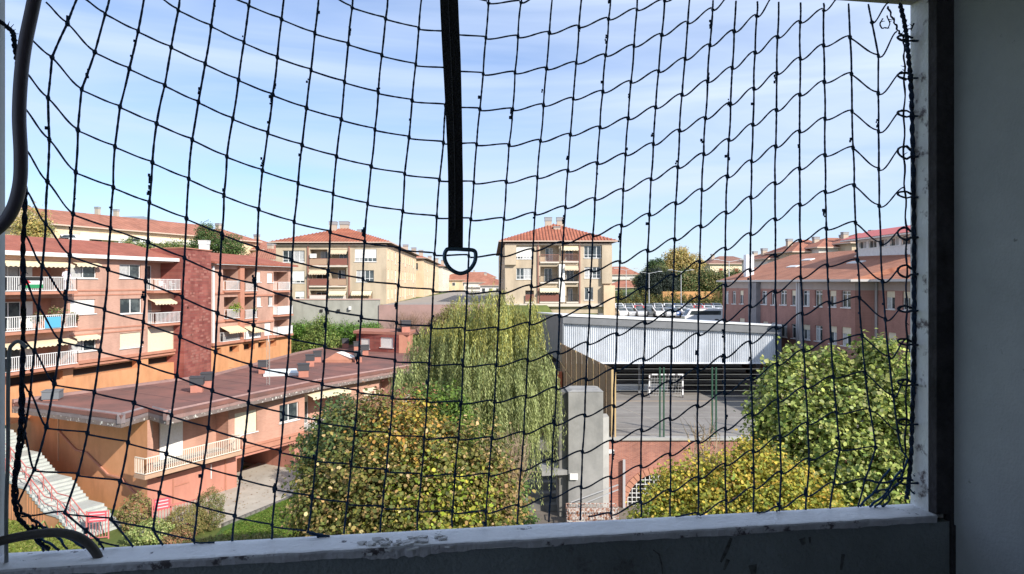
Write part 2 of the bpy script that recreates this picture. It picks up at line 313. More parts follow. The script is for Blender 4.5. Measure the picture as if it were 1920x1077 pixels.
# ------------------------------------------------------------------ facade toolkit
class Facade:
    def __init__(s, root, A, B, z0, z1, m, depth=.22, name='wall', back=True):
        s.root = root; s.A = Vector((A[0], A[1])); s.B = Vector((B[0], B[1])); s.z0 = z0; s.z1 = z1; s.m = m; s.d = depth; s.name = name
        s.L = (s.B - s.A).length; s.u = (s.B - s.A).normalized(); n = Vector((s.u.y, -s.u.x))
        if n.dot(-s.A) < 0: n = -n
        s.n = n; s.holes = []
    def sz(s, px, py):
        tx = (px - CX) / F; tz = (HY - py) / F; r = Vector((tx, 1)); t = s.A.dot(s.n) / r.dot(s.n)
        return ((r * t) - s.A).dot(s.u), CZ + t * tz
    def rect(s, x0, y0, x1, y1):
        xm = (x0 + x1) / 2; a = s.sz(x0, y0)[0]; b = s.sz(x1, y0)[0]; zt = s.sz(xm, y0)[1]; zb = s.sz(xm, y1)[1]
        return [max(.05, min(a, b)), min(s.L - .05, max(a, b)), max(s.z0 + .05, zb), min(s.z1 - .05, zt)]
    def pt(s, q, z, o=0.0): v = s.A + s.u * q + s.n * o; return Vector((v.x, v.y, z))
    def box(s, b, s0, s1, z0, z1, o0, o1, m):
        b.hexa([s.pt(s0,z0,o0), s.pt(s1,z0,o0), s.pt(s1,z0,o1), s.pt(s0,z0,o1), s.pt(s0,z1,o0), s.pt(s1,z1,o0), s.pt(s1,z1,o1), s.pt(s0,z1,o1)], m)
    def build(s):
        b = MB(); H = s.holes
        X = sorted({0.0, s.L, *[h[0] for h in H], *[h[1] for h in H]}); Z = sorted({s.z0, s.z1, *[h[2] for h in H], *[h[3] for h in H]})
        for i in range(len(X)-1):
            for j in range(len(Z)-1):
                cx, cz = (X[i]+X[i+1])/2, (Z[j]+Z[j+1])/2
                if any(h[0] < cx < h[1] and h[2] < cz < h[3] for h in H): continue
                b.face([s.pt(X[i],Z[j]), s.pt(X[i+1],Z[j]), s.pt(X[i+1],Z[j+1]), s.pt(X[i],Z[j+1])], s.m)
        for h in H:
            d = -h[4]; a, c, e, g = h[:4]
            b.face([s.pt(a,e), s.pt(a,e,d), s.pt(a,g,d), s.pt(a,g)], s.m); b.face([s.pt(c,e), s.pt(c,e,d), s.pt(c,g,d), s.pt(c,g)], s.m)
            b.face([s.pt(a,e), s.pt(c,e), s.pt(c,e,d), s.pt(a,e,d)], h[5] or s.m); b.face([s.pt(a,g), s.pt(c,g), s.pt(c,g,d), s.pt(a,g,d)], s.m)
            if h[6]: b.face([s.pt(a,e,d), s.pt(c,e,d), s.pt(c,g,d), s.pt(a,g,d)], h[6])
        o = b.build(s.name, s.root); s.wall = o; return o
    def hole(s, r, depth=None, floor=None, back=None): s.holes.append([*r, depth or s.d, floor, back])
    def window(s, x0, y0, x1, y1, kind='w', n=2, fm=None, sill=True, world=False, shut=None, frac=.5, hole=True, o0=None, low=0):
        r = [x0, x1, y0, y1] if world else s.rect(x0, y0, x1, y1)
        a, c, e, g = r; fm = fm or white
        if c - a < .15 or g - e < .15: return None
        if hole: s.hole(r); o = -.12
        else: o = o0 if o0 is not None else .03
        t = .06 if (g - e) > 1 else .05
        b = MB()
        s.box(b, a+.005, a+t, e+.005, g-.005, o-.05, o, fm); s.box(b, c-t, c-.005, e+.005, g-.005, o-.05, o, fm)
        s.box(b, a+t+.001, c-t-.001, e+.005, e+t, o-.05, o-.001, fm); s.box(b, a+t+.001, c-t-.001, g-t, g-.005, o-.05, o-.001, fm)
        for k in range(1, n):
            q = a + (c-a)*k/n; s.box(b, q-t*.7, q+t*.7, e+t, g-t, o-.045, o+.006, fm)
        if low: s.box(b, a+t, c-t, e+(g-e)*low-.03, e+(g-e)*low+.03, o-.045, o+.004, fm)
        if sill: s.box(b, a-.08, c+.08, e-.07, e-.002, -.1, .09, fm)
        w = b.build('window' if kind != 'd' else 'balcony_door', s.root)
        b = MB(); b.face([s.pt(a+.01,e+.01,o-.03), s.pt(c-.01,e+.01,o-.03), s.pt(c-.01,g-.01,o-.03), s.pt(a+.01,g-.01,o-.03)], glass)
        if random.random() < .6 and kind != 's':
            q0 = a + (c-a)*random.choice([0, .5]); b.face([s.pt(q0+.02,e+.02,o-.028), s.pt(q0+(c-a)*.45,e+.02,o-.028), s.pt(q0+(c-a)*.45,g-.02,o-.028), s.pt(q0+.02,g-.02,o-.028)], curtain)
        b.build('pane', w)
        if kind in ('s', 'h'):
            z = e if kind == 's' else g - (g-e)*frac; b = MB(); sm = shut or shut_w
            ns = max(3, int((g - z) / .12))
            for k in range(ns):
                za = z + (g-z)*k/ns; zb = z + (g-z)*(k+1)/ns; s.box(b, a+.02, c-.02, za+.006, zb-.006, o+.01, o+.032, sm)
            s.box(b, a+.015, c-.015, z+.01, g-.01, o+.008, o+.018, sm)
            b.build('roller_shutter', w)
        return w
    def band(s, z, h=.2, o=.06, m=None, s0=0.0, s1=None, name='string_course'):
        b = MB(); s.box(b, s0, s.L if s1 is None else s1, z, z+h, .002, o, m or orange_trim); return b.build(name, s.root)
    def loggia(s, x0, y0, x1, y1, depth=1.5, back=None, world=False, floor=None):
        r = [x0, x1, y0, y1] if world else s.rect(x0, y0, x1, y1); s.hole(r, depth, floor, back or s.m); return r
    def awning(s, s0, s1, z, drop=.35, reach=.9, m=None, o=.05, name='awning'):
        b = MB(); m = m or awn; n = max(4, int((s1-s0)/.35))
        for k in range(n):
            a = s0+(s1-s0)*k/n; c = s0+(s1-s0)*(k+1)/n; mid = (a+c)/2
            b.face([s.pt(a,z,o), s.pt(c,z,o), s.pt(c,z-drop,o+reach), s.pt(a,z-drop,o+reach)], m)
            b.face([s.pt(a,z-drop,o+reach), s.pt(c,z-drop,o+reach), s.pt(c,z-drop-.14,o+reach+.004), s.pt(mid,z-drop-.22,o+reach+.004), s.pt(a,z-drop-.14,o+reach+.004)], m)
        return b.build(name, s.root)
def railing(root, pts, h=1.0, m=None, sp=.14, w=.045, name='railing', bottom=.08, solid=None):
    b = MB(); m = m or white; pts = [Vector(p) for p in pts]
    for p, q in zip(pts, pts[1:]):
        d = q - p; Lr = d.length; k = max(1, int(Lr/sp)); up = Vector((0,0,1))
        b.bar(p+up*h, q+up*h, .07, m, .05); b.bar(p+up*bottom, q+up*bottom, .05, m, .05)
        for i in range(k+1):
            c = p.lerp(q, i/k); b.bar(c+up*bottom, c+up*h, w, m, .03)
        if solid: b.face([p+up*bottom, q+up*bottom, q+up*(h-.05), p+up*(h-.05)], solid)
    return b.build(name, root)
def balcony(fc, r, out=.0, h=1.0, slab=.2, m=None, sp=.14, smat=None, solid=None, w=.045):
    """slab + railing in front of a loggia hole r"""
    a, c, e, g = r; b = MB(); fc.box(b, a-.05, c+.05, e-slab, e-.004, .003, out+.08, smat or orange_trim); b.build('balcony_slab', fc.root)
    pts = [fc.pt(a+.02, e, .03), fc.pt(a+.02, e, out+.03), fc.pt(c-.02, e, out+.03), fc.pt(c-.02, e, .03)] if out > .1 else [fc.pt(a, e, .03), fc.pt(c, e, .03)]
    return railing(fc.root, pts, h, m, sp, w, solid=solid)
def back_door(fc, r, depth, f0, f1, n=2, kind='d', top=.25, curt=False, shut=None, frac=.5):
    """door or window set in the back wall of a loggia"""
    a, c, e, g = r; s0 = a+(c-a)*f0; s1 = a+(c-a)*f1
    w = fc.window(s0, e+.05, s1, g-top, kind, n=n, world=True, hole=False, o0=-depth+.07, sill=False, shut=shut, frac=frac)
    return w
def chimney(root, c, w, d, h, cap=.35, m=None, capm=None, rz=0.0, name='chimney', capw=1.12):
    b = MB(); b.box((c[0], c[1], c[2]+h/2-.3), (w, d, h+.6), m or conc, rz); o = b.build(name, root)
    b = MB(); cm = capm or conc_d; b.box((c[0], c[1], c[2]+h+cap/2+.01), (w*capw, d*capw, cap), cm, rz); b.box((c[0], c[1], c[2]+h+cap+.05), (w*capw+.08, d*capw+.08, .06), cm, rz)
    b.build('cap', o); return o

# ------------------------------------------------------------------ plants
LEAF4 = (np.array([[0,-.5,0],[.32,-.05,.06],[0,.5,0],[-.32,-.05,.06]]), np.array([[0,1,2],[0,2,3]]))
LEAF6 = (np.array([[0,-.5,0],[.30,-.28,.07],[.36,.12,.06],[0,.5,-.04],[-.36,.12,.06],[-.30,-.28,.07]]), np.array([[0,1,2],[0,2,3],[0,3,4],[0,4,5]]))
def leaves(name, parent, pts, nrm, size, cols, m=None, tpl=LEAF4, size_var=.35, tilt=.6, kind=None):
    n = len(pts); T, FC = tpl; k = len(T)
    nr = nrm + RNG.normal(0, tilt, (n,3)); nr /= np.linalg.norm(nr, axis=1)[:,None]
    r = RNG.normal(0,1,(n,3)); x = np.cross(nr, r); x /= np.linalg.norm(x, axis=1)[:,None]; y = np.cross(nr, x)
    s = size * (1 + RNG.uniform(-size_var, size_var, n))
    V = pts[:,None,:] + s[:,None,None]*(T[None,:,0,None]*x[:,None,:] + T[None,:,1,None]*y[:,None,:] + T[None,:,2,None]*nr[:,None,:])
    return raw_mesh(name, parent, V.reshape(-1,3), (np.arange(n)[:,None,None]*k + FC[None]).reshape(-1,3), np.repeat(cols, k, axis=0), m or leafm, kind)
def raw_mesh(name, parent, V, Fc, C, m, kind=None):
    me = bpy.data.meshes.new(name); me.vertices.add(len(V)); me.vertices.foreach_set('co', V.astype(np.float32).ravel())
    me.loops.add(len(Fc)*3); me.loops.foreach_set('vertex_index', Fc.astype(np.int32).ravel())
    me.polygons.add(len(Fc)); me.polygons.foreach_set('loop_start', np.arange(0, len(Fc)*3, 3, dtype=np.int32))
    a = me.color_attributes.new('tint', 'FLOAT_COLOR', 'POINT'); c4 = np.ones((len(V),4), np.float32); c4[:,:3] = C; a.data.foreach_set('color', c4.ravel())
    me.materials.append(m); me.update(calc_edges=True); me.validate()
    o = bpy.data.objects.new(name, me); COL.objects.link(o)
    if parent: o.parent = parent
    if kind: o['kind'] = kind
    return o
LEAF_GAIN = 1.6
def palette(n, cols, w=None, var=.25):
    cols = np.array(cols)*LEAF_GAIN; w = np.array(w or [1]*len(cols), float); w /= w.sum()
    c = cols[RNG.choice(len(cols), n, p=w)] * (1 + RNG.uniform(-var, var, (n,1))) * (1 + RNG.uniform(-.08,.08,(n,3)))
    return np.clip(c, .002, 1)
def crown_pts(blobs, n_cl, per, spread, inner=.55):
    """leaf clusters through the volume of ellipsoid blobs"""
    B = np.array(blobs, float); vol = (B[:,3]*B[:,4]*B[:,5])**.67; vol /= vol.sum()
    k = RNG.choice(len(B), n_cl, p=vol); d = RNG.normal(0,1,(n_cl,3)); d /= np.linalg.norm(d,axis=1)[:,None]
    rr = RNG.uniform(inner**3, 1.0, n_cl)**(1/3); rr *= 1 + .20*np.sin(d[:,0]*5+k)*np.cos(d[:,2]*6+k*2) + np.where(RNG.uniform(0,1,n_cl) < .10, RNG.uniform(0,.22,n_cl), 0)
    cc = B[k,:3] + d*rr[:,None]*B[k,3:6]
    pts = np.repeat(cc, per, axis=0) + RNG.normal(0, spread, (n_cl*per,3)) * np.repeat(RNG.uniform(.5,1.3,(n_cl,1)), per, axis=0)
    nr = np.repeat(d, per, axis=0)*.7 + np.array([0,0,.5]); return pts, nr, np.repeat(k, per), cc, k
def limbs(b, base, tips, r0, m=None):
    m = m or bark
    for t in tips:
        t = Vector(t); mid = base.lerp(t, .5) + Vector((random.uniform(-.3,.3), random.uniform(-.3,.3), random.uniform(0,.5)))
        b.tube([base, mid, t], [r0, r0*.55, r0*.15], m, 5)
def tree(name, label, cat, base, blobs, n_cl, per, spread, size, cols, w=None, tpl=LEAF4, trunk_r=.22, group=None, m=None, tilt=.6, inner=.5, blobcols=None):
    root = empty(name, label, cat, group); base = Vector(base)
    pts, nr, kk, cc, ck = crown_pts(blobs, n_cl, per, spread, inner)
    C = palette(len(pts), cols, w)
    # whole clusters lean to one tone
    ct = np.repeat(1 + RNG.uniform(-.28,.28,(n_cl,1)), per, axis=0); C = C*ct
    if blobcols:
        for bi, (bc, frac) in blobcols.items():
            sel = (kk == bi) & (RNG.uniform(0,1,len(kk)) < frac); C[sel] = palette(int(sel.sum()), bc)
    leaves('crown', root, pts - np.array(base), nr, size, C, m, tpl, tilt=tilt)
    b = MB(); cb = np.mean(np.array(blobs)[:,:3], axis=0); ctr = Vector(cb) - base
    fork = Vector((ctr.x*.3, ctr.y*.3, max(.6, ctr.z*.45)))
    b.tube([Vector((0,0,-.4)), Vector((0,0,.3)), fork*.6, fork], [trunk_r*1.4, trunk_r*1.1, trunk_r*.9, trunk_r*.8], bark, 8)
    b.build('trunk', root, True)
    b = MB()
    limbs(b, fork, [Vector(q[:3]) - base for q in blobs], trunk_r*.6)
    for i in RNG.choice(len(cc), min(len(cc), 60), replace=False):
        j = ck[i]; b.tube([Vector(blobs[j][:3]) - base, (Vector(blobs[j][:3])-base).lerp(Vector(cc[i])-base, .6), Vector(cc[i])-base], [trunk_r*.16, trunk_r*.1, trunk_r*.04], bark, 4)
    b.build('limbs', root, True)
    root.location = base; return root

# ------------------------------------------------------------------ the loggia one looks out of
SL = .156; UN = Vector((1, SL)).normalized(); NN = Vector((UN.y, -UN.x))     # along the opening / into the room
def WP(px, py, off=0.0):
    tx = (px-CX)/F; Y = (1.855 - off*1.0121)/(1 - SL*tx); return Vector((tx*Y, Y, CZ + (HY-py)/F*Y))
def LP(s, off, z):      # s metres along the outer line of the opening from X=0
    v = Vector((0, 1.855)) + UN*s + NN*off; return Vector((v.x, v.y, z))
SZ = 14.35; HD = 15.815; SR = 1.185; SLF = -1.232; TH = .105
def spots(lo, hi, colr, sc=9, det=3):
    def fn(t, b, colout, c):
        n = N(t, 'ShaderNodeTexNoise'); n.inputs['Scale'].default_value = sc; n.inputs['Detail'].default_value = det; n.inputs['Roughness'].default_value = .7; t.links.new(c.outputs['Object'], n.inputs['Vector'])
        r = N(t, 'ShaderNodeMapRange'); r.inputs['From Min'].default_value = lo; r.inputs['From Max'].default_value = hi; t.links.new(n.outputs['Fac'], r.inputs['Value'])
        x = N(t, 'ShaderNodeMixRGB'); x.inputs['Color2'].default_value = (*colr, 1); t.links.new(r.outputs[0], x.inputs['Fac']); t.links.new(colout, x.inputs['Color1']); t.links.new(x.outputs[0], b.inputs['Base Color'])
    return fn
sill_m = mat('chipped_white_sill', (.84,.84,.85), .5, (.78,.78,.80), 7, 6, bump=.25, bscale=60, extra=spots(.66,.70,(.10,.09,.10),16,4))
jamb_m = mat('stained_white_jamb', (.74,.75,.75), .6, (.60,.60,.62), 5, 6, bump=.3, bscale=50, extra=spots(.57,.66,(.12,.10,.11),14,6))
lip_m = mat('worn_white_edge', (.50,.50,.54), .7, (.36,.35,.38), 9, 6, bump=.4, bscale=60, extra=spots(.56,.62,(.08,.07,.08),12,5))
parapet_m = mat('dark_grey_render', (.185,.205,.215), .95, (.13,.145,.15), 2.6, 10, bump=.35, bscale=90, extra=spots(.58,.68,(.05,.048,.05),5,9))
side_m = mat('grey_cement_render', (.32,.335,.345), .95, (.235,.25,.26), 1.6, 8, bump=.22, bscale=110, extra=spots(.66,.72,(.16,.165,.17),26,5))
flake_m = mat('pale_broken_plaster', (.66,.66,.66), .8, (.46,.45,.46), 60)
inner_m = mat('white_inner_plaster', (.66,.66,.65), .9, (.6,.6,.59), 2)
pier_m = mat('backlit_stained_pier', (.055,.050,.056), .95, (.02,.019,.021), 9, 7, bump=.6, bscale=40)  # base darkened to paint in the backlit shade of this wall face
ww = empty('loggia_wall', 'dark stained parapet wall and chipped white frame round the netted opening', 'wall')
b = MB()
def lbox(b, s0, s1, o0, o1, z0, z1, m): b.hexa([LP(s0,o0,z0), LP(s1,o0,z0), LP(s1,o1,z0), LP(s0,o1,z0), LP(s0,o0,z1), LP(s1,o0,z1), LP(s1,o1,z1), LP(s0,o1,z1)], m)
lbox(b, -2.4, SR+.045, 0, .096, 13.1, SZ-.022, parapet_m); b.build('parapet', ww)
b = MB(); lbox(b, SLF, SR, .0, TH-.006, SZ-.02, SZ, sill_m); b.build('sill', ww)
# worn rounded front edge of the sill, broken away along its underside
b = MB(); n_ = 260; prev = None
for i in range(n_+1):
    s = SLF + (SR-SLF)*i/n_; t = s/ (SR-SLF)
    nzv = noise.fractal((s*6, 0, 0), 1.0, 2.0, 5); dep = .020 + .005*nzv
    px_ = CX + F*(s*UN.x)/(1.855+s*UN.y)
    brk = math.exp(-((px_-735)/90)**2); dep += .013*brk*(.6+noise.noise((s*40, 3, 0)))
    dep += .004*max(0, noise.noise((s*25, 9, 0))); ou = TH + .003*noise.noise((s*18, 5, 0)) - .010*brk*abs(noise.noise((s*30, 7, 0)))
    cur = [LP(s, TH-.012, SZ+.0005), LP(s, ou-.003, SZ-.001), LP(s, ou, SZ-.005), LP(s, ou-.002, SZ-dep), LP(s, ou-.02, SZ-dep-.002)]
    if prev:
        for k in range(4): b.face([prev[k], cur[k], cur[k+1], prev[k+1]], lip_m if k > 0 else sill_m)
    prev = cur
b.build('worn_edge', ww)
for i in range(26):     # flakes of broken plaster
    px_ = random.gauss(735, 60); p = WP(px_, 1000, .1); s = (p.x)/UN.x; off = TH - random.uniform(-.004, .05); z = SZ + .002 if off < TH-.008 else SZ - random.uniform(.004, .03)
    c = LP(s, off+.001, z+.003); b = MB(); k = random.randint(4, 6); a0 = random.uniform(0, 6); R_ = random.uniform(.006, .022)
    ring = [c + Vector((math.cos(a0+j*6.283/k)*R_*random.uniform(.6,1.2), math.sin(a0+j*6.283/k)*R_*.6, random.uniform(-.002,.004))) for j in range(k)]
    b.face(ring, flake_m); b.face([q - Vector((0,0,.004)) for q in reversed(ring)], flake_m)
    for j in range(k): b.face([ring[j], ring[(j+1)%k], ring[(j+1)%k]-Vector((0,0,.004)), ring[j]-Vector((0,0,.004))], flake_m)
    b.build('plaster_flake', ww)
b = MB(); lbox(b, SR, SR+.048, 0, .070, SZ-.02, HD+.06, jamb_m); b.build('jamb', ww)
b = MB(); lbox(b, SLF-.3, SLF, 0, TH, SZ-.02, HD+.06, mat('grey_left_jamb', (.60,.61,.66), .6, (.52,.53,.57), 4, 5, bump=.1, bscale=40)); b.build('jamb', ww)
b = MB(); lbox(b, SLF, SR, 0, TH, HD, HD+.06, mat('mauve_head', (.38,.36,.45), .7, (.3,.29,.36), 5)); b.build('head', ww)
b = MB(); lbox(b, -2.4, SLF-.3, 0, .096, SZ-.022, 16.4, parapet_m); lbox(b, SLF-.3, SR+.048, 0, .096, HD+.06, 16.4, parapet_m); b.build('upper_wall', ww)
cpx = WP(1787, 500, .096); sC = (cpx.x - NN.x*.096)/UN.x
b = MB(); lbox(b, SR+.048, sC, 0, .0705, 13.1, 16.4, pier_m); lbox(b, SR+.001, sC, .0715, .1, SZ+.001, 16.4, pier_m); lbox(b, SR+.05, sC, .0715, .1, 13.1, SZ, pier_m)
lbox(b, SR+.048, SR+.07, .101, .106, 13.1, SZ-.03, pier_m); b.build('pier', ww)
rebase(ww, (0, 1.85, 13.1))
SD = -NN   # direction along the side wall, away from camera
b = MB(); q0 = LP(sC, .0, 0); q1 = LP(sC, 3.9, 0); t_ = UN*.2
def slab4(b, a, c, t, z0, z1, m): b.hexa([(a.x,a.y,z0),(c.x,c.y,z0),(c.x+t.x,c.y+t.y,z0),(a.x+t.x,a.y+t.y,z0),(a.x,a.y,z1),(c.x,c.y,z1),(c.x+t.x,c.y+t.y,z1),(a.x+t.x,a.y+t.y,z1)], m)
slab4(b, q0, q1, t_, 13.1, 16.4, side_m); tag(b.build('wall_right'), kind='structure')
b = MB(); slab4(b, LP(-2.4, -.0, 0), LP(-2.4, 3.9, 0), -t_, 13.1, 14.3, inner_m); tag(b.build('wall_left'), kind='structure')  # unseen wall, kept low and open above so skylight brightens the room
b = MB(); lbox(b, -2.4, sC, 3.9, 4.1, 13.1, 16.4, inner_m); tag(b.build('wall_back'), kind='structure')
b = MB(); lbox(b, -2.6, sC+.2, 0, 4.1, 16.4, 16.6, mat('ceiling_paint', (.7,.7,.69), .9, (.66,.66,.65), 2)); tag(b.build('ceiling'), kind='structure')
b = MB(); lbox(b, -2.6, sC+.2, 0, 4.1, 12.9, 13.1, conc); tag(b.build('floor'), kind='structure')
# scuffs on the parapet
scuff = mat('black_scuff', (.04,.04,.04), .9, (.11,.12,.12), 60)
for k, (pts, w) in enumerate([([(1225,1032),(1236,1040),(1241,1058),(1243,1077)], .0022), ([(1372,1010),(1362,1035),(1352,1055)], .006), ([(1366,1050),(1358,1070)], .006), ([(1505,1010),(1508,1022)], .010), ([(1519,1008),(1520,1020)], .004), ([(1412,1060),(1414,1077)], .013), ([(1582,1040),(1578,1070)], .006)]):
    b = MB(); b.tube([WP(x, y, .0985) for x, y in pts], [w*.7]+[w]*(len(pts)-2)+[w*.5] if len(pts) > 2 else [w, w*.6], scuff, 5); o = b.build('scuff_mark', ww)
    o.location = (0, -1.85, -13.1); 
    # pressed flat on the wall
    for v_ in o.data.vertices:
        d = (Vector((v_.co.x, v_.co.y)) - Vector((0,1.855))).dot(NN); e = .0965 + (d-.0985)*.12; v_.co.x += NN.x*(e-d); v_.co.y += NN.y*(e-d)

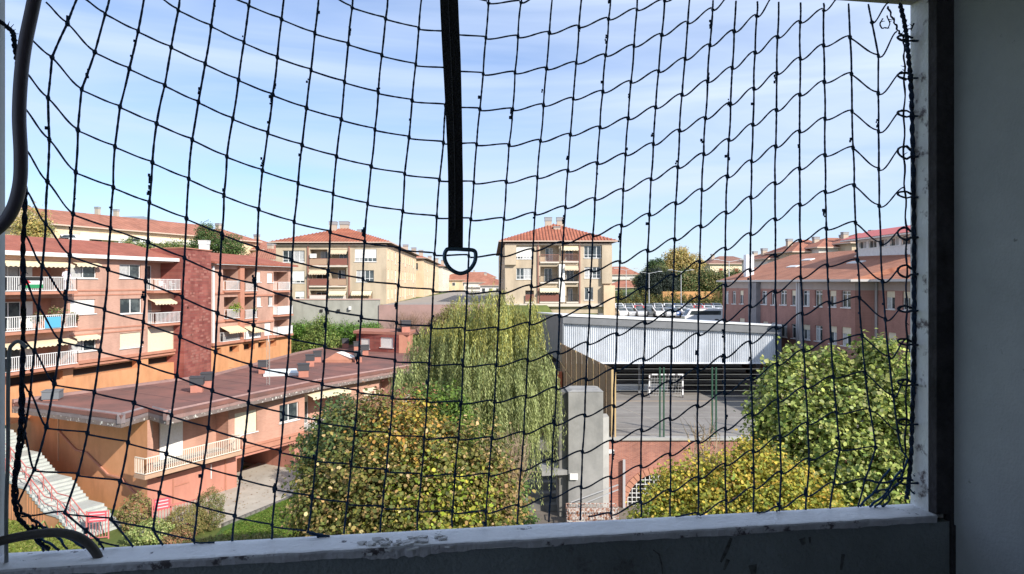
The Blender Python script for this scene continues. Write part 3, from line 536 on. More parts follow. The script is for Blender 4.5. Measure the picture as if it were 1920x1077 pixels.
# ------------------------------------------------------------------ the net
netm = mat('navy_net_cord', (.010,.035,.090), .7, (.022,.065,.14), 30, 4, bump=.8, bscale=300)
ropem = mat('dark_edge_rope', (.012,.018,.028), .85, (.02,.05,.12), 14, 5, bump=1.0, bscale=220)
KN = {
'A': (0, [(126.5,44),(97.5,108),(90,184),(92.5,262),(89,341),(86,420),(79.5,499),(72.5,576),(64.5,658),(57,738),(45,814)], (146,-6), (30,905)),
'B': (-1,[(197.5,26),(178,98),(153,168),(146,244),(142,323),(137,401.5),(131,479),(123.5,560),(113,639),(102,720),(87,801),(64.5,881)], (206,-8), (33,945)),
'C': (-1,[(259,59),(242.5,129),(225,200.5),(215.5,275),(212.5,351.5),(207.5,428),(202.5,505.6),(196,581),(187.5,658),(177,735.5),(164,812.5),(146,890),(121,961.6),(184,1013)], (271,-8), (195,1030)),
'D': (-2,[(334.5,19),(321,89),(309,160.4),(293.7,232),(285.7,305),(280,380),(277.7,454),(273,528),(268.7,604),(260.6,679),(251.4,755.5),(240,830),(225.5,902.7),(208,974)], (337,-8), (250,1026)),
'E': (-2,[(396,49),(384.7,120),(372,191.7),(360.4,262),(353.9,335.7),(349.6,410),(345.9,484),(342,557.5),(337.6,631.5),(331.6,705.4),(321.5,779.3),(312,851.4),(299,924),(287,993)], (404,-8), (306,1023)),
'F': (-3,[(466.7,10),(457.4,80),(447.4,150),(436.6,223),(425.3,293.8),(419.8,366.5),(416,439),(412.3,514.4),(408,587.6),(404.3,660.3),(398,733),(390.8,802.5),(381.5,875),(370.4,946.6),(362.7,1014)], (467,-8), (366,1020)),
'G': (-3,[(528,36),(520,107.8),(511.3,178),(502,249.4),(492,320),(485,392.8),(482.5,465.5),(478.5,534),(475.4,610),(470,685.4),(465.7,755.5),(458.6,826),(450.4,896.5),(440,968)], (533,-8), (435.6,1015)),
'H': (-3,[(590.3,62.7),(583.3,131.6),(574.7,203),(566.5,272.5),(559,344),(551.4,416.6),(547.2,488),(545.7,560),(542,632.7),(537,703),(531.4,775.6),(525.6,847),(516.3,916.5),(510,985.5)], (598,-8), (509.6,1011)),
'I': (-4,[(660.5,13.8),(653,82.7),(646,154),(640,224.3),(631,293.8),(624.6,364),(619,435.4),(615.3,508),(612,580),(609,650.3),(604,720.5),(599,790.6),(592,862.7),(585.3,931.6),(577.2,998)], (662,-8), (618,1006)),
'J': (-4,[(723,35),(716,104),(709.3,174),(703,243),(696,312.6),(689.3,382.8),(683.8,454),(680.5,524.4),(677.5,595),(673,664),(671,734),(665,804.4),(658.4,872.7),(651.2,944)], (727,-8), (644.7,1001)),
'K': (-4,[(785.3,53.4),(779.5,121.6),(772.7,189),(767,258),(758.7,326.4),(755.2,396.6),(749.4,466.7),(747,535.7),(743.7,605.7),(740.7,676.6),(735.6,745.5),(731,813.8),(724.4,882.7),(717.3,951.6)], (791,-8), (713,997)),
'L': (-4,[(846,62),(841,130),(835.4,198),(831.5,268),(823.9,337.7),(818.9,407.3),(814.6,476.8),(812,545),(808.8,614),(804.6,682.9),(800.3,751.8),(795.3,821.3),(790,890.7),(782.8,957.4)], (851,-8), (782,993)),
'M': (-5,[(916,5),(911,71.4),(906,139),(899.8,205.5),(893.7,271),(888.5,342.7),(882.8,411.6),(879,480.5),(875.5,548.8),(871.7,617.2),(868,685.9),(865.2,755),(859.7,822.6),(853,891.5),(848.4,960.4)], (917,-8), (848,988)),
'N': (-5,[(977,3.8),(971.3,69),(965.5,136.6),(961.3,205.5),(954.4,272.5),(949.2,341.4),(945,410.9),(940,479.3),(937.4,548.8),(934,616.4),(930.4,685.4),(927.4,753),(922.4,822),(916.6,890.2),(911,960.4)], (978,-8), (911,987)),
'O': (-4,[(1030,62),(1024.7,129),(1019,197.5),(1013.4,264.4),(1007.6,332.7),(1003,401),(999.3,469.2),(996.3,537),(993,607),(989.3,675.3),(986.3,744.3),(982.6,812),(977,881.5),(972,949)], (1036,-8), (970,983)),
'P': (-4,[(1085.3,50),(1080.3,118.3),(1074.8,185.5),(1069.5,253),(1064.8,320.6),(1060.3,389),(1055.7,455.5),(1052.7,524.4),(1049,592.6),(1046.5,661.6),(1043.2,728),(1039.7,795.6),(1035.2,863.2),(1032.2,932.3)], (1091,-8), (1029,979)),
'Q': (-4,[(1141,35.6),(1135.4,104),(1130.4,172.4),(1125,239.3),(1119.9,306.3),(1115.4,373.3),(1111.6,441.2),(1108.4,508),(1105.4,575.6),(1102,644),(1099,711.7),(1096.6,779.3),(1092,847.6),(1089.6,914)], (1145,-8), (1087.8,976)),
'R': (-4,[(1194.3,18),(1188.6,86.5),(1183,154),(1178,222.6),(1173,290),(1168.5,356.5),(1165.5,423.4),(1162.5,491.8),(1159.2,559.5),(1156.7,627.2),(1153.5,693.4),(1151,761.8),(1148.5,828),(1145.5,895.7),(1145.5,964)], (1195,-8), (1147,973)),
'S': (-4,[(1246.2,1),(1240.7,65.7),(1235,134),(1229.4,201.8),(1225,270.5),(1220.7,336.4),(1217.6,402.8),(1214.4,470.5),(1211.6,540),(1209.4,605.7),(1206.9,674),(1204.4,741),(1203,807),(1201.9,875.2),(1201.9,943.4)], (1246,-8), (1201.9,970)),
'T': (-3,[(1289.6,42.6),(1284.6,110.8),(1278.8,178.4),(1274,245),(1270.8,313.9),(1267,381.5),(1265,449.2),(1263.3,516.9),(1260.8,583),(1258.7,651.5),(1257,716.7),(1256.5,786),(1256.2,852.6),(1257,920.3)], (1293,-2), (1256.5,968)),
'U': (-3,[(1336.4,17.5),(1331,85.2),(1326.7,152.9),(1322.7,221.8),(1319.6,289.5),(1315.9,356.5),(1313.9,424.9),(1312,491.8),(1311.4,558.8),(1309.6,627.2),(1308.4,693.4),(1307.9,761.8),(1309,828.8),(1309.6,896.5),(1309,964.2)], (1337,1), (1309,966)),
'V': (-2,[(1376.5,58.9),(1373,127.8),(1369.8,195),(1366.5,262.7),(1364,331.4),(1361.5,399),(1360.3,466.7),(1360.5,535.7),(1358.9,601.4),(1358.1,669),(1358.9,736.7),(1360,804.4),(1360,871.4),(1361.4,940.4)], (1380,2), (1362.7,963)),
'W': (-2,[(1419,30),(1416,99),(1413.6,166.7),(1411.6,234.3),(1409,302.6),(1407.8,370.8),(1407.3,439.2),(1406.5,506.8),(1406.5,574.6),(1406.5,642.3),(1408.3,710.4),(1410.3,777.6),(1412.3,846.4),(1414,915.3)], (1420,3), (1412.3,961)),
'X': (-1,[(1457.9,69.7),(1456.6,137.8),(1455.9,206.8),(1454.6,275),(1453.4,344),(1453.6,411.6),(1453.4,479.3),(1453.4,547.5),(1455.4,615.2),(1457.1,683.4),(1459.1,751.8),(1463,818.8),(1465,886.5),(1461.7,951.6)], (1460,4), (1460,959)),
'Y': (-1,[(1500.5,41.4),(1500.5,110.3),(1499.7,178),(1499.2,246.9),(1499.2,316.4),(1500,384),(1500.5,451.7),(1501.3,520.6),(1504.3,588.9),(1506.8,657.8),(1510,726.7),(1514.3,794.4),(1517.5,861.4),(1511.8,929)], (1501,5), (1510.5,957)),
'Z': (-1,[(1544.4,18.8),(1544.4,85.7),(1545.6,154),(1546.9,223),(1546.9,291.3),(1547.6,360.2),(1549.4,429.1),(1551.4,498),(1555.1,567.6),(1558.1,637.7),(1562.7,706.7),(1568.7,774.3),(1575.2,842.6),(1563.7,906.5)], (1544,6), (1556,955)),
'a': (0, [(1593.7,70),(1596.5,139),(1597.5,209.3),(1599.5,277.5),(1601.5,347.7),(1604,417.9),(1607.8,488),(1611.5,558.8),(1616.3,629.7),(1622,699.1),(1630.8,769.3),(1642.1,840),(1621.6,900.3)], (1591,7), (1608.3,952)),
'b': (-1,[(1634.6,41.4),(1647.1,105.3),(1646.6,175.4),(1647.1,246.9),(1647.6,317.6),(1648.4,386.5),(1651.4,456.7),(1654.6,528),(1660.1,599.6),(1667.2,670.3),(1674.7,743),(1683.5,809.4)], (1628,8), (1691,845))}
net = empty('safety_net', 'navy blue knotted rope net stretched across the whole opening', 'net')
CO = list(KN); NOFF = .012
def cr(pts, k=5):          # smooth curve through pixel points
    out = []; n = len(pts)
    for i in range(n-1):
        p0 = pts[max(0,i-1)]; p1 = pts[i]; p2 = pts[i+1]; p3 = pts[min(n-1,i+2)]
        for j in range(k):
            t = j/k; out.append(tuple(.5*((2*p1[d]) + (-p0[d]+p2[d])*t + (2*p0[d]-5*p1[d]+4*p2[d]-p3[d])*t*t + (-p0[d]+3*p1[d]-3*p2[d]+p3[d])*t**3) for d in (0,1)))
    out.append(tuple(pts[-1])); return out
def NPt(x, y, off=NOFF):
    p = WP(x, y, off); p.z = max(p.z, SZ+.003) if y < 1060 else p.z; return p
rr_ = random.Random(3)
for key in CO:
    r0, ks_, top, bot = KN[key]; pts = [top] + ks_ + [bot]; b = MB(); P3 = []; R3 = []
    for i in range(len(pts)-1):
        (x0, y0), (x1, y1) = pts[i], pts[i+1]; m_ = 14; bw_ = rr_.uniform(-1.2, 1.2)
        for j in range(m_):
            t = j/m_; kn = min(t, 1-t)*m_; P3.append(NPt(x0+(x1-x0)*t + bw_*math.sin(math.pi*t), y0+(y1-y0)*t, NOFF))
            isk = (kn < .5 and 0 < i) ; R3.append((.0054 if isk else .0026)*rr_.uniform(.86, 1.16))
    P3.append(NPt(*bot)); R3.append(.0032); b.tube(P3, R3, netm, 6)
    # frayed tufts and grit caught on the cord
    for q in range(rr_.choice([3, 5, 8])):
        i = rr_.randrange(2, len(P3)-2); c = P3[i].lerp(P3[i+1], rr_.random()) + Vector((-.003, 0, 0))*rr_.choice([1,1,1,-1]); L_ = rr_.choice([1,1,2,4])
        for w_ in range(L_): 
            d = Vector((rr_.uniform(-.004,.001), rr_.uniform(-.002,.002), -.006*w_)); r_ = rr_.uniform(.0015,.0034); b.box(c+d, (r_*1.8, r_*1.6, r_*2.4), netm, rr_.random()*3)
    b.build('upright_cord', net, True)
maxr = max(KN[k][0] + len(KN[k][1]) for k in CO); minr = min(KN[k][0] for k in CO)
LEFT = {0:(84,2),1:(50,66),2:(44,130),3:(44,200),4:(47,278),5:(50,358),6:(47,440),7:(45,520),8:(40,632),9:(42,718),10:(50,822),11:(38,966),12:(45,985)}
RIGHT = {-1:(1668,8),0:(1684,62),1:(1694,137),2:(1694,209),3:(1694,278),4:(1697,354),5:(1698,428),6:(1697,500),7:(1699,575),8:(1700,640),9:(1698,716),10:(1694,815)}
def kpt(ci, r):
    r0, ks_, t_, b_ = KN[CO[ci]]; i = r - r0
    return ks_[i] if 0 <= i < len(ks_) else None
for r in range(minr, maxr):
    segs = []
    for ci in range(len(CO)-1):
        a, c = kpt(ci, r), kpt(ci+1, r)
        if a and c: segs.append((a, c))
    if r in LEFT and kpt(0, r): segs.insert(0, (LEFT[r], kpt(0, r)))
    if r == 11: segs.insert(0, ((38,966), kpt(2, 11))) if kpt(2,11) else None
    if r in RIGHT and kpt(len(CO)-1, r): segs.append((kpt(len(CO)-1, r), RIGHT[r]))
    # ends that run on to the head or the sill
    b = MB(); cnt = 0
    for ci in range(len(CO)):
        if not kpt(ci, r): continue
        x, y = kpt(ci, r)
        if ci+1 < len(CO) and not kpt(ci+1, r):
            r1_ = KN[CO[ci+1]][0]
            if y < 60 and ci > 12: segs.append(((x,y), (x+36, max(-8, y-40))))
            elif y > 900 and ci < 12: segs.append(((x,y), (x+42, y+14)))
        if ci > 0 and not kpt(ci-1, r):
            if y < 60 and ci < 14: segs.append(((x-40, max(-10, y-30)), (x,y)))
            elif y > 900 and ci > 12: segs.append(((x-45, min(966, y+26)), (x,y)))
    segs.sort(); lastend = None
    for (x0,y0), (x1,y1) in segs:
        dx, dy = x1-x0, y1-y0; L_ = math.hypot(dx, dy); ax = 1 if dx > 0 else -1
        a = (x0+2.5*ax, y0+2.6); c = (x1-2.5*ax, y1-2.6); t0 = (dx*.9, dy*.45+L_*.04); t1 = (dx*.9, dy*.35)
        if dy > 0: t0 = (dx, dy*.9); t1 = (dx, dy*.6); 
        if dy > 0 and x0 > 1570: t0 = (dx, dy*.9); t1 = (dx*.9, dy*.2)
        if x1 > 1680: t0 = (dx*.9, -dy*.1); t1 = (dx*.8, dy*.1)
        pl = []
        for j in range(9):
            t = j/8; h = (2*t**3-3*t*t+1, t**3-2*t*t+t, -2*t**3+3*t*t, t**3-t*t)
            pl.append(NPt(h[0]*a[0]+h[1]*t0[0]+h[2]*c[0]+h[3]*t1[0], h[0]*a[1]+h[1]*t0[1]+h[2]*c[1]+h[3]*t1[1]))
        if cnt and lastend is not None and math.hypot(lastend[0]-x0, lastend[1]-y0) > 1: b.build('cross_cord', net, True); b = MB()
        b.tube(pl, [.0023*rr_.uniform(.88,1.15) for _ in pl], netm, 5); cnt += 1; lastend = (x1, y1)
    if cnt: b.build('cross_cord', net, True)
def rope(pts, r, m=ropem, name='edge_rope', off=.02, k=8, jit=.0015, strands=2, parent=net):
    c = cr(pts, k); b = MB()
    for s_ in range(strands):
        P3 = []; R3 = []
        for i, (x, y) in enumerate(c):
            a = i*1.1 + s_*math.pi; q = NPt(x, y, off) if y < 1050 else WP(x, y, off)
            P3.append(q + Vector((math.cos(a)*r*.55, math.sin(a)*r*.55, rr_.uniform(-jit, jit)))); R3.append(r*rr_.uniform(.6,.9))
        b.tube(P3, R3, m, 6)
    for q in range(len(c)//3):
        x, y = rr_.choice(c); p = NPt(x, y, off) if y < 1050 else WP(x, y, off)
        b.tube([p, p+Vector((rr_.uniform(-.012,.012), rr_.uniform(-.004,.004), rr_.uniform(-.008,.012)))], [.0016, .0006], m, 4)
    return b.build(name, parent, True)
rope([(1688,8),(1697,50),(1702,95),(1708,160),(1711,260),(1713,400),(1714,540),(1714,650),(1711,770),(1707,870),(1700,935)], .0056, k=14)
rope([(1664,12),(1676,40),(1686,62),(1694,75),(1696,150),(1695,290),(1699,420),(1700,560),(1700,700),(1697,850),(1690,900)], .0035, k=12, off=.005, strands=1)
rope([(1,40),(14,52),(24,62),(28,90),(34,130),(40,200),(44,300),(47,380),(43,470),(44,560),(43,650),(40,740),(39,800),(33,850),(28,900),(26,930),(34,968),(52,990),(75,1018),(92,1030)], .0050, k=9)
rope([(45,500),(44,620),(42,730),(46,800),(38,850),(31,920),(40,958),(62,975),(75,1000)], .0042, k=8, strands=1)
for pts in ([(58,985),(84,1015),(112,1030)], [(62,975),(100,1002),(128,1030)], [(70,985),(116,1005),(160,1027)], [(56,990),(74,1020),(84,1033)],
            [(1668,880),(1640,920),(1612,950)], [(1690,880),(1660,925),(1630,951)], [(1692,900),(1652,940),(1640,952)], [(1640,925),(1662,918),(1668,935),(1655,952)], [(1621,900),(1660,905),(1690,895)], [(1690,845),(1700,860),(1690,900)], [(1700,900),(1712,925),(1722,912),(1715,890)]):
    rope(pts, .0040, name='lashing_end', k=5, strands=1, off=.015, m=mat('bright_blue_cord', (.015,.085,.22), .75, (.02,.03,.05), 20, 4, bump=.6, bscale=200))
for y in (75, 143, 214, 288, 365, 440, 510, 578, 645, 717, 790, 905):
    big = y in (288, 510, 440)
    b = MB(); hh = 10 if big else 5; y_ = y + rr_.uniform(-3,3); sl = rr_.uniform(2, 8); pl = []
    for j in range(18):
        a = 2*math.pi*j/18; x = 1704 + 21*math.cos(a); pl.append(WP(x, y_ + hh*math.sin(a)*(1.2 if math.cos(a) < 0 else .6) + sl*math.cos(a)*.5, .022 + .014*math.sin(a)))
    b.tube(pl, [.0032*rr_.uniform(.8,1.25) for _ in pl], ropem, 6, closed=True); b.build('lashing_loop', net, True)
rope([(1697,52),(1705,55),(1712,50),(1712,44)], .003, name='lashing_end', k=4, strands=1, off=.03)
rope([(1655,35),(1650,50),(1662,53),(1668,48),(1664,30)], .0026, name='lashing_end', k=5, strands=1)
rebase(net, (0, 1.85, SZ))
# strap with its ring, hoses and cable
st = empty('webbing_strap', 'black webbing strap with a D-shaped steel ring hanging down the middle of the opening', 'strap')
strapm = mat('black_webbing', (.010,.010,.012), .8, (.016,.016,.018), 40, 3, bump=.5, bscale=400)
YS = 1.0; c = cr([(829,-520),(834,-240),(842,0),(849,160),(854,330),(854,471)], 8); b = MB(); prev = None
for x, y in c:
    w = 17 if y < 100 else 17 - 3*min(1, (y-100)/200); cc_ = P(x, y, YS); wv_ = Vector((w/F, 0, 0)); tk = Vector((0, .0012, 0))
    cur = [cc_-wv_-tk, cc_+wv_-tk, cc_+wv_+tk, cc_-wv_+tk]
    if prev:
        for k in range(4): b.face([prev[k], prev[(k+1)%4], cur[(k+1)%4], cur[k]], strapm)
    prev = cur
b.face(prev, strapm); b.build('webbing', st)
b = MB(); stt = mat('grey_stitching', (.06,.06,.065), .8); b.tube([P(x-1, y, YS-.0018) for x, y in c if y < 440], .0006, stt, 4); b.build('stitching', st)
b = MB(); ring = cr([(838,468),(834,476),(835,490),(845,505),(862,513),(878,508),(889,494),(892,479),(888,470),(868,468),(845,467),(838,468)], 5)
b.tube([P(x, y, YS) for x, y in ring[:-1]], .0030, mat('dark_steel_ring', (.06,.10,.14), .35, metal=.7), 10, closed=True); b.build('ring', st, True)
rebase(st, P(850, -520, YS))
def hose(name, pts, r, m, off, label, cat, k=8):
    c = cr(pts, k); b = MB(); b.tube([WP(x, y, off) for x, y in c], r, m, 14); return tag(b.build(name, None, True), label, cat)
hm = mat('mauve_grey_rubber', (.075,.06,.085), .42, (.055,.045,.062), 6, 4, spec=.5)
hose('hose', [(95,-90),(74,-40),(58,30),(46,90),(39,150),(36,220),(39,290),(37,345),(24,392),(0,425),(-40,452)], .0120, hm, .33, 'thick dark grey rubber hose curving down the upper left edge of the opening', 'hose')
hose('hose', [(-60,1032),(-20,1021),(20,1010),(60,1003),(100,999),(135,1003),(160,1015),(178,1034),(186,1050)], .0105, mat('dirty_black_rubber', (.045,.04,.038), .6, (.09,.08,.07), 10, 6), .06, 'dirty black rubber hose arching over the left end of the sill', 'hose')
hose('cable', [(50,652),(36,641),(24,646),(17,664),(15,740),(15,850),(12,950),(12,1060),(12,1140)], .0042, mat('grey_cable', (.22,.24,.26), .5, (.16,.17,.18), 8), .06, 'thin grey cable running down the left jamb', 'cable')

# ------------------------------------------------------------------ long red block of flats on the left
def roof_plane(root, e0, e1, r0, r1, m, th=.18, name='roof'):
    b = MB(); e0, e1, r0, r1 = map(Vector, (e0, e1, r0, r1)); d = Vector((0,0,-th))
    b.face([e0, e1, r1, r0], m); b.face([e0+d, r0+d, r1+d, e1+d], eave_d)
    for p, q in ((e0,e1),(e1,r1),(r1,r0),(r0,e0)): b.face([p, p+d, q+d, q], m)
    return b.build(name, root)
def plant_tuft(root, c, r, n=60, cols=((.07,.12,.03),(.12,.16,.04)), name='balcony_plant', label=None, size=.12):
    d = RNG.normal(0,1,(n,3)); d /= np.linalg.norm(d,axis=1)[:,None]; p = np.array(c)+d*r*RNG.uniform(.3,1,(n,1))
    o = leaves(name, None, p, d, size, palette(n, cols)); return tag(o, label, 'plant')
rb = empty('apartment_building', 'salmon brick flats with white balcony rails and a dark red brick tower, far left', 'building')
f1 = Facade(rb, (-36.7, 44), (-31.35, 64.6), 8.7, 17.05, pink_brick)
lg = []
for (x0,y0,x1,y1,ry) in ((-10,489,126,547,1.0),(-10,560,127,619,1.0),(-10,640,128,696,1.0)):
    r = f1.loggia(x0,y0,x1,y1,1.6, back=orange_trim, floor=conc); lg.append(r)
for (x0,y0,x1,y1) in ((275,493,343,545),(277,561,343,606)):
    r = f1.loggia(x0,y0,x1,y1,1.5, back=pink_brick, floor=conc); lg.append(r)
f1.window(132,497,181,522); f1.window(132,562,179,589,'s'); f1.window(134,633,181,659)
f1.window(224,496,264,522); f1.window(225,560,266,588); f1.window(225,624,265,652,'s', shut=shut_c)
f1.window(277,613,326,664,'s', shut=shut_c, sill=False)
for i, r in enumerate(lg):
    if i < 3:
        back_door(f1, r, 1.6, .05, .55, 3, curt=True); back_door(f1, r, 1.6, .60, .72, 1, kind='s', shut=shut_w)
        balcony(f1, r, .9, 1.05, sp=.16)
        a, c, e, g = r
        if i == 0: f1.awning(a+.1, c-.1, g-.03, .25, .8)
        if i == 2: f1.awning(a+.1, c-.1, g+.02, .25, .9)
    else:
        back_door(f1, r, 1.5, .08, .6, 2); balcony(f1, (r[0], r[1]+.7, r[2], r[3]), .7, 1.0, sp=.16)
        if i == 4: f1.awning(r[0]+.05, r[1]-.6, r[3]+.02, .3, .7)
f1.awning(*f1.rect(134,634,181,659)[:2], f1.rect(134,632,181,659)[3]+.12, .18, .5); f1.awning(*f1.rect(134,495,181,520)[:2], f1.rect(134,495,181,520)[3]+.1, .16, .5)
f1.build()
sA = f1.rect(130,545,272,550)[0]; sB = f1.rect(130,545,272,550)[1]
for yy in (546, 617): z_ = f1.sz(200, yy)[1]; f1.band(z_, .12, .05, orange_trim, sA, sB); f1.band(z_-.35, .10, .05, orange_trim, sA, sB)
lo = Facade(rb, (-36.7, 44), (-31.35, 64.6), 5.0, 8.7, orange_wall, .4, name='base_wall')
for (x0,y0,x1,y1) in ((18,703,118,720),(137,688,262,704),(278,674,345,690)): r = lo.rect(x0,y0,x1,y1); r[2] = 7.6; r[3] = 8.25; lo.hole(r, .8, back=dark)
lo.build(); f1.band(8.36, .16, .14, orange_trim); f1.band(8.62, .22, .22, orange_trim)
f1.band(16.93, .30, .62, white, name='gutter')
e0 = f1.pt(-.5, 17.22, .6); e1 = f1.pt(f1.L+.2, 17.22, .6)
roof_plane(rb, e0, e1, f1.pt(-.5, 18.75, -5.2), f1.pt(f1.L+.2, 18.7, -5.2), tileL)
roof_plane(rb, f1.pt(f1.L+.2, 18.7, -5.3), f1.pt(-.5, 18.75, -5.3), f1.pt(f1.L+.2, 17.0, -11), f1.pt(-.5, 17.0, -11), tileL)
# dark red tower
ta, tb_ = P(345, 500, 64.1), P(396, 500, 69.6); back = Vector((-3.6, 1.0, 0)); b = MB()
b.prism([(ta.x,ta.y),(tb_.x,tb_.y),(tb_.x+back.x,tb_.y+back.y),(ta.x+back.x,ta.y+back.y)], 5.0, 18.15, dark_red_brick); b.build('tower', rb)
b = MB(); b.prism([(ta.x+.1,ta.y-.1),(tb_.x+.1,tb_.y),(tb_.x+back.x,tb_.y+back.y),(ta.x+back.x,ta.y+back.y)], 18.153, 18.25, orange_trim); b.build('tower_coping', rb)
chimney(rb, P(383, 465, 69), .75, .75, .35, .3, white, white)
# pieces of paler brick standing a little proud on the tower
tn = Vector(((tb_-ta).y, -(tb_-ta).x, 0)).normalized(); tu = (tb_-ta).normalized(); TL = (tb_-ta).length
pale_b = mat('pale_tower_brick', (.37,.16,.125), .9, (.31,.125,.10), 3); shb = None
for k in range(90):
    q = random.uniform(.3, TL-.3); z = 7.2 + round(random.uniform(0, 10.6)/.26)*.26; c_ = ta + tu*q + tn*.0
    if shb is None: bb = MB(); bb.box((0,0,0), (.55, .03, .2), pale_b); shb = bb.build('brick', rb); oo = shb
    else: oo = shb.copy(); COL.objects.link(oo)
    oo.location = (c_.x, c_.y, z); oo.rotation_euler = (0,0,math.atan2(tu.y, tu.x))
# second half, beyond the tower
f2 = Facade(rb, (-30.75, 70.8), (-27.2, 85.4), 8.7, 16.9, pink_brick)
L2 = []
for (x0,y0,x1,y1) in ((418,505,446,545),(455,503,479,547),(513,510,540,545),(420,557,446,598),(455,552,479,598),(514,553,540,590),(412,612,446,652),(455,612,479,652),(514,600,540,640)):
    L2.append(f2.loggia(x0,y0,x1,y1,1.5, back=pink_brick, floor=conc))
f2.window(481,510,489,529,'s'); f2.window(501,512,511,530,'s'); f2.window(482,556,490,575,'s'); f2.window(503,555,512,574); f2.window(496,603,508,628,'s')
for i, r in enumerate(L2):
    back_door(f2, r, 1.5, .1, .75, 2, kind='s' if i in (1,8) else 'd')
    if i in (5, 7, 8): balcony(f2, (r[0]-.2, r[1]+.2, r[2], r[3]), .5, 1.0, sp=.16, solid=white)
    else: balcony(f2, r, .25 if i != 2 else .5, 1.0, sp=.16)
    if i in (6, 7): f2.awning(r[0], r[1], r[3], .5, 1.1, mat('orange_stripe_awning', (.70,.50,.28), .8, (.72,.60,.40), 8, stretch=(6,6,.5)))
f2.build()
for (x0,x1,y) in ((400,452,548),(455,512,552),(400,452,600),(455,512,602)):
    r = f2.rect(x0,y,x1,y+4); f2.band(r[2], .2, .12, orange_trim, r[0], r[1])
b = MB(); r = f2.rect(446,505,454,640); f2.box(b, r[0], r[1], 8.75, 16.85, .003, .3, orange_trim); b.build('pilaster', rb)
lo2 = Facade(rb, (-30.75, 70.8), (-27.2, 85.4), 5.0, 8.7, orange_wall, .4, name='base_wall')
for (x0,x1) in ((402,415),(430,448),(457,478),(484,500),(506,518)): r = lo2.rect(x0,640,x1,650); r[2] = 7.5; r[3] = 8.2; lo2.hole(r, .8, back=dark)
lo2.build(); f2.band(8.5, .3, .3, orange_trim); f2.band(16.85, .25, .7, white, name='gutter')
lk = Facade(rb, (tb_.x-.6, tb_.y-.2), (-30.75, 70.8), 5.0, 8.4, orange_wall, .3, name='base_wall'); lk.build()
roof_plane(rb, f2.pt(-.4, 17.1, .75), f2.pt(f2.L+.4, 17.1, .75), f2.pt(-.4, 18.45, -4.8), f2.pt(f2.L-2, 18.3, -4.8), tileL)
roof_plane(rb, f2.pt(f2.L+.4, 17.1, .75), f2.pt(f2.L+.4, 17.1, -9), f2.pt(f2.L-2, 18.3, -4.8), f2.pt(f2.L-2.1, 18.3, -4.9), tileL)
b = MB(); q_ = f2.pt(f2.L, 0, 0); b.prism([(q_.x,q_.y),(q_.x-9,q_.y+1.5),(q_.x-9.5,q_.y),(q_.x-.3,q_.y-.3)], 5, 16.8, orange_trim); b.build('end_wall', rb)
b = MB(); r = f2.rect(398,500,400.5,640); f2.box(b, r[0]-.1, r[0]+.1, 8.7, 16.7, .02, .2, white); b.build('downpipe', rb)
rebase(rb, (-34, 55, 5))
# things on its balconies
def plastic_chair(loc, rz, label):
    r = empty('plastic_chair', label, 'chair', None); b = MB(); b.box((0,0,.42), (.44,.42,.03), white); b.build('seat', r)
    b = MB(); b.box((0,.21,.66), (.44,.03,.42), white); b.bar((-.22,.2,.62), (-.22,-.18,.62), .04, white); b.bar((.22,.2,.62), (.22,-.18,.62), .04, white); b.build('backrest', r)
    for sx in (-1,1):
        for sy in (-1,1): b = MB(); b.bar((sx*.2,sy*.18,0), (sx*.19,sy*.17,.62 if sy < 0 else .42), .035, white); b.build('leg', r)
    r.location = loc; r.rotation_euler = (0,0,rz); return r
r = lg[3]; plastic_chair(f1.pt(r[0]+2.0, r[2], -.1), 1.2, 'white plastic chair on the balcony just left of the dark red tower, upper floor')
q = plastic_chair(f1.pt(r[0]+3.0, r[2], .1), 2.6, 'second white plastic chair nearer the tower on the same upper balcony')
b = MB(); c_ = f1.pt(lg[0][0]+4.9, lg[0][2], .95)
fl = MB(); p0 = f1.pt(f1.sz(18,525)[0], 0, .97); z_ = f1.sz(30,519)[1]; uu = Vector((f1.u.x, f1.u.y, 0))
mr, mw_, mg_, mb_ = mat('flag_red', (.6,.05,.05)), mat('flag_white', (.75,.75,.73)), mat('flag_green', (.03,.25,.10)), mat('flag_black', (.02,.02,.02))
Z0 = f1.pt(0, z_, 0).z
for k, mm in enumerate((mb_, mw_, mg_)): fl.box((p0.x+uu.x*.9, p0.y+uu.y*.9, Z0-.15-.27*k), (.01, 1.7, .265), mm, -.25)
fl.face([(p0.x+.02, p0.y+.05, Z0+.0), (p0.x+uu.x*.8+.03, p0.y+uu.y*.8, Z0-.4), (p0.x+.02, p0.y+.05, Z0-.8)], mr)
tag(fl.build('flag'), 'black, white and green flag with a red triangle hung on the upper left balcony rail', 'flag')
for (x,y,lab) in ((100,588,'bushy green plant filling the middle-floor balcony at the left edge'),(62,597,'low leafy plants along the middle-floor balcony rail, left of the bushy one'),(130,596,'plant trailing beyond the right end of the middle-floor balcony rail')):
    s_, z_ = f1.sz(x, y); plant_tuft(None, f1.pt(s_, z_, .4), .75 if x == 100 else .45, 260, label=lab, cols=((.07,.11,.03),(.14,.15,.05),(.18,.12,.08)), size=.16)
s_, z_ = f2.sz(438, 578); plant_tuft(None, f2.pt(s_, z_, .2), .8, 200, label='tall yellow-green potted plant on the middle balcony beyond the red tower', cols=((.20,.25,.04),(.12,.18,.04)), size=.2)
s_, z_ = f2.sz(474, 580); plant_tuft(None, f2.pt(s_, z_, .2), .4, 80, label='small green plant at the right end of the balcony next to the yellow-green one')
s_, z_ = f1.sz(78, 603); tw = MB(); f1.box(tw, s_-.6, s_+.7, z_-.45, z_+.35, .99, 1.02, mat('blue_cloth', (.10,.38,.60), .8)); tag(tw.build('beach_towel'), 'light blue towel hung over the middle-floor balcony rail at far left', 'towel')

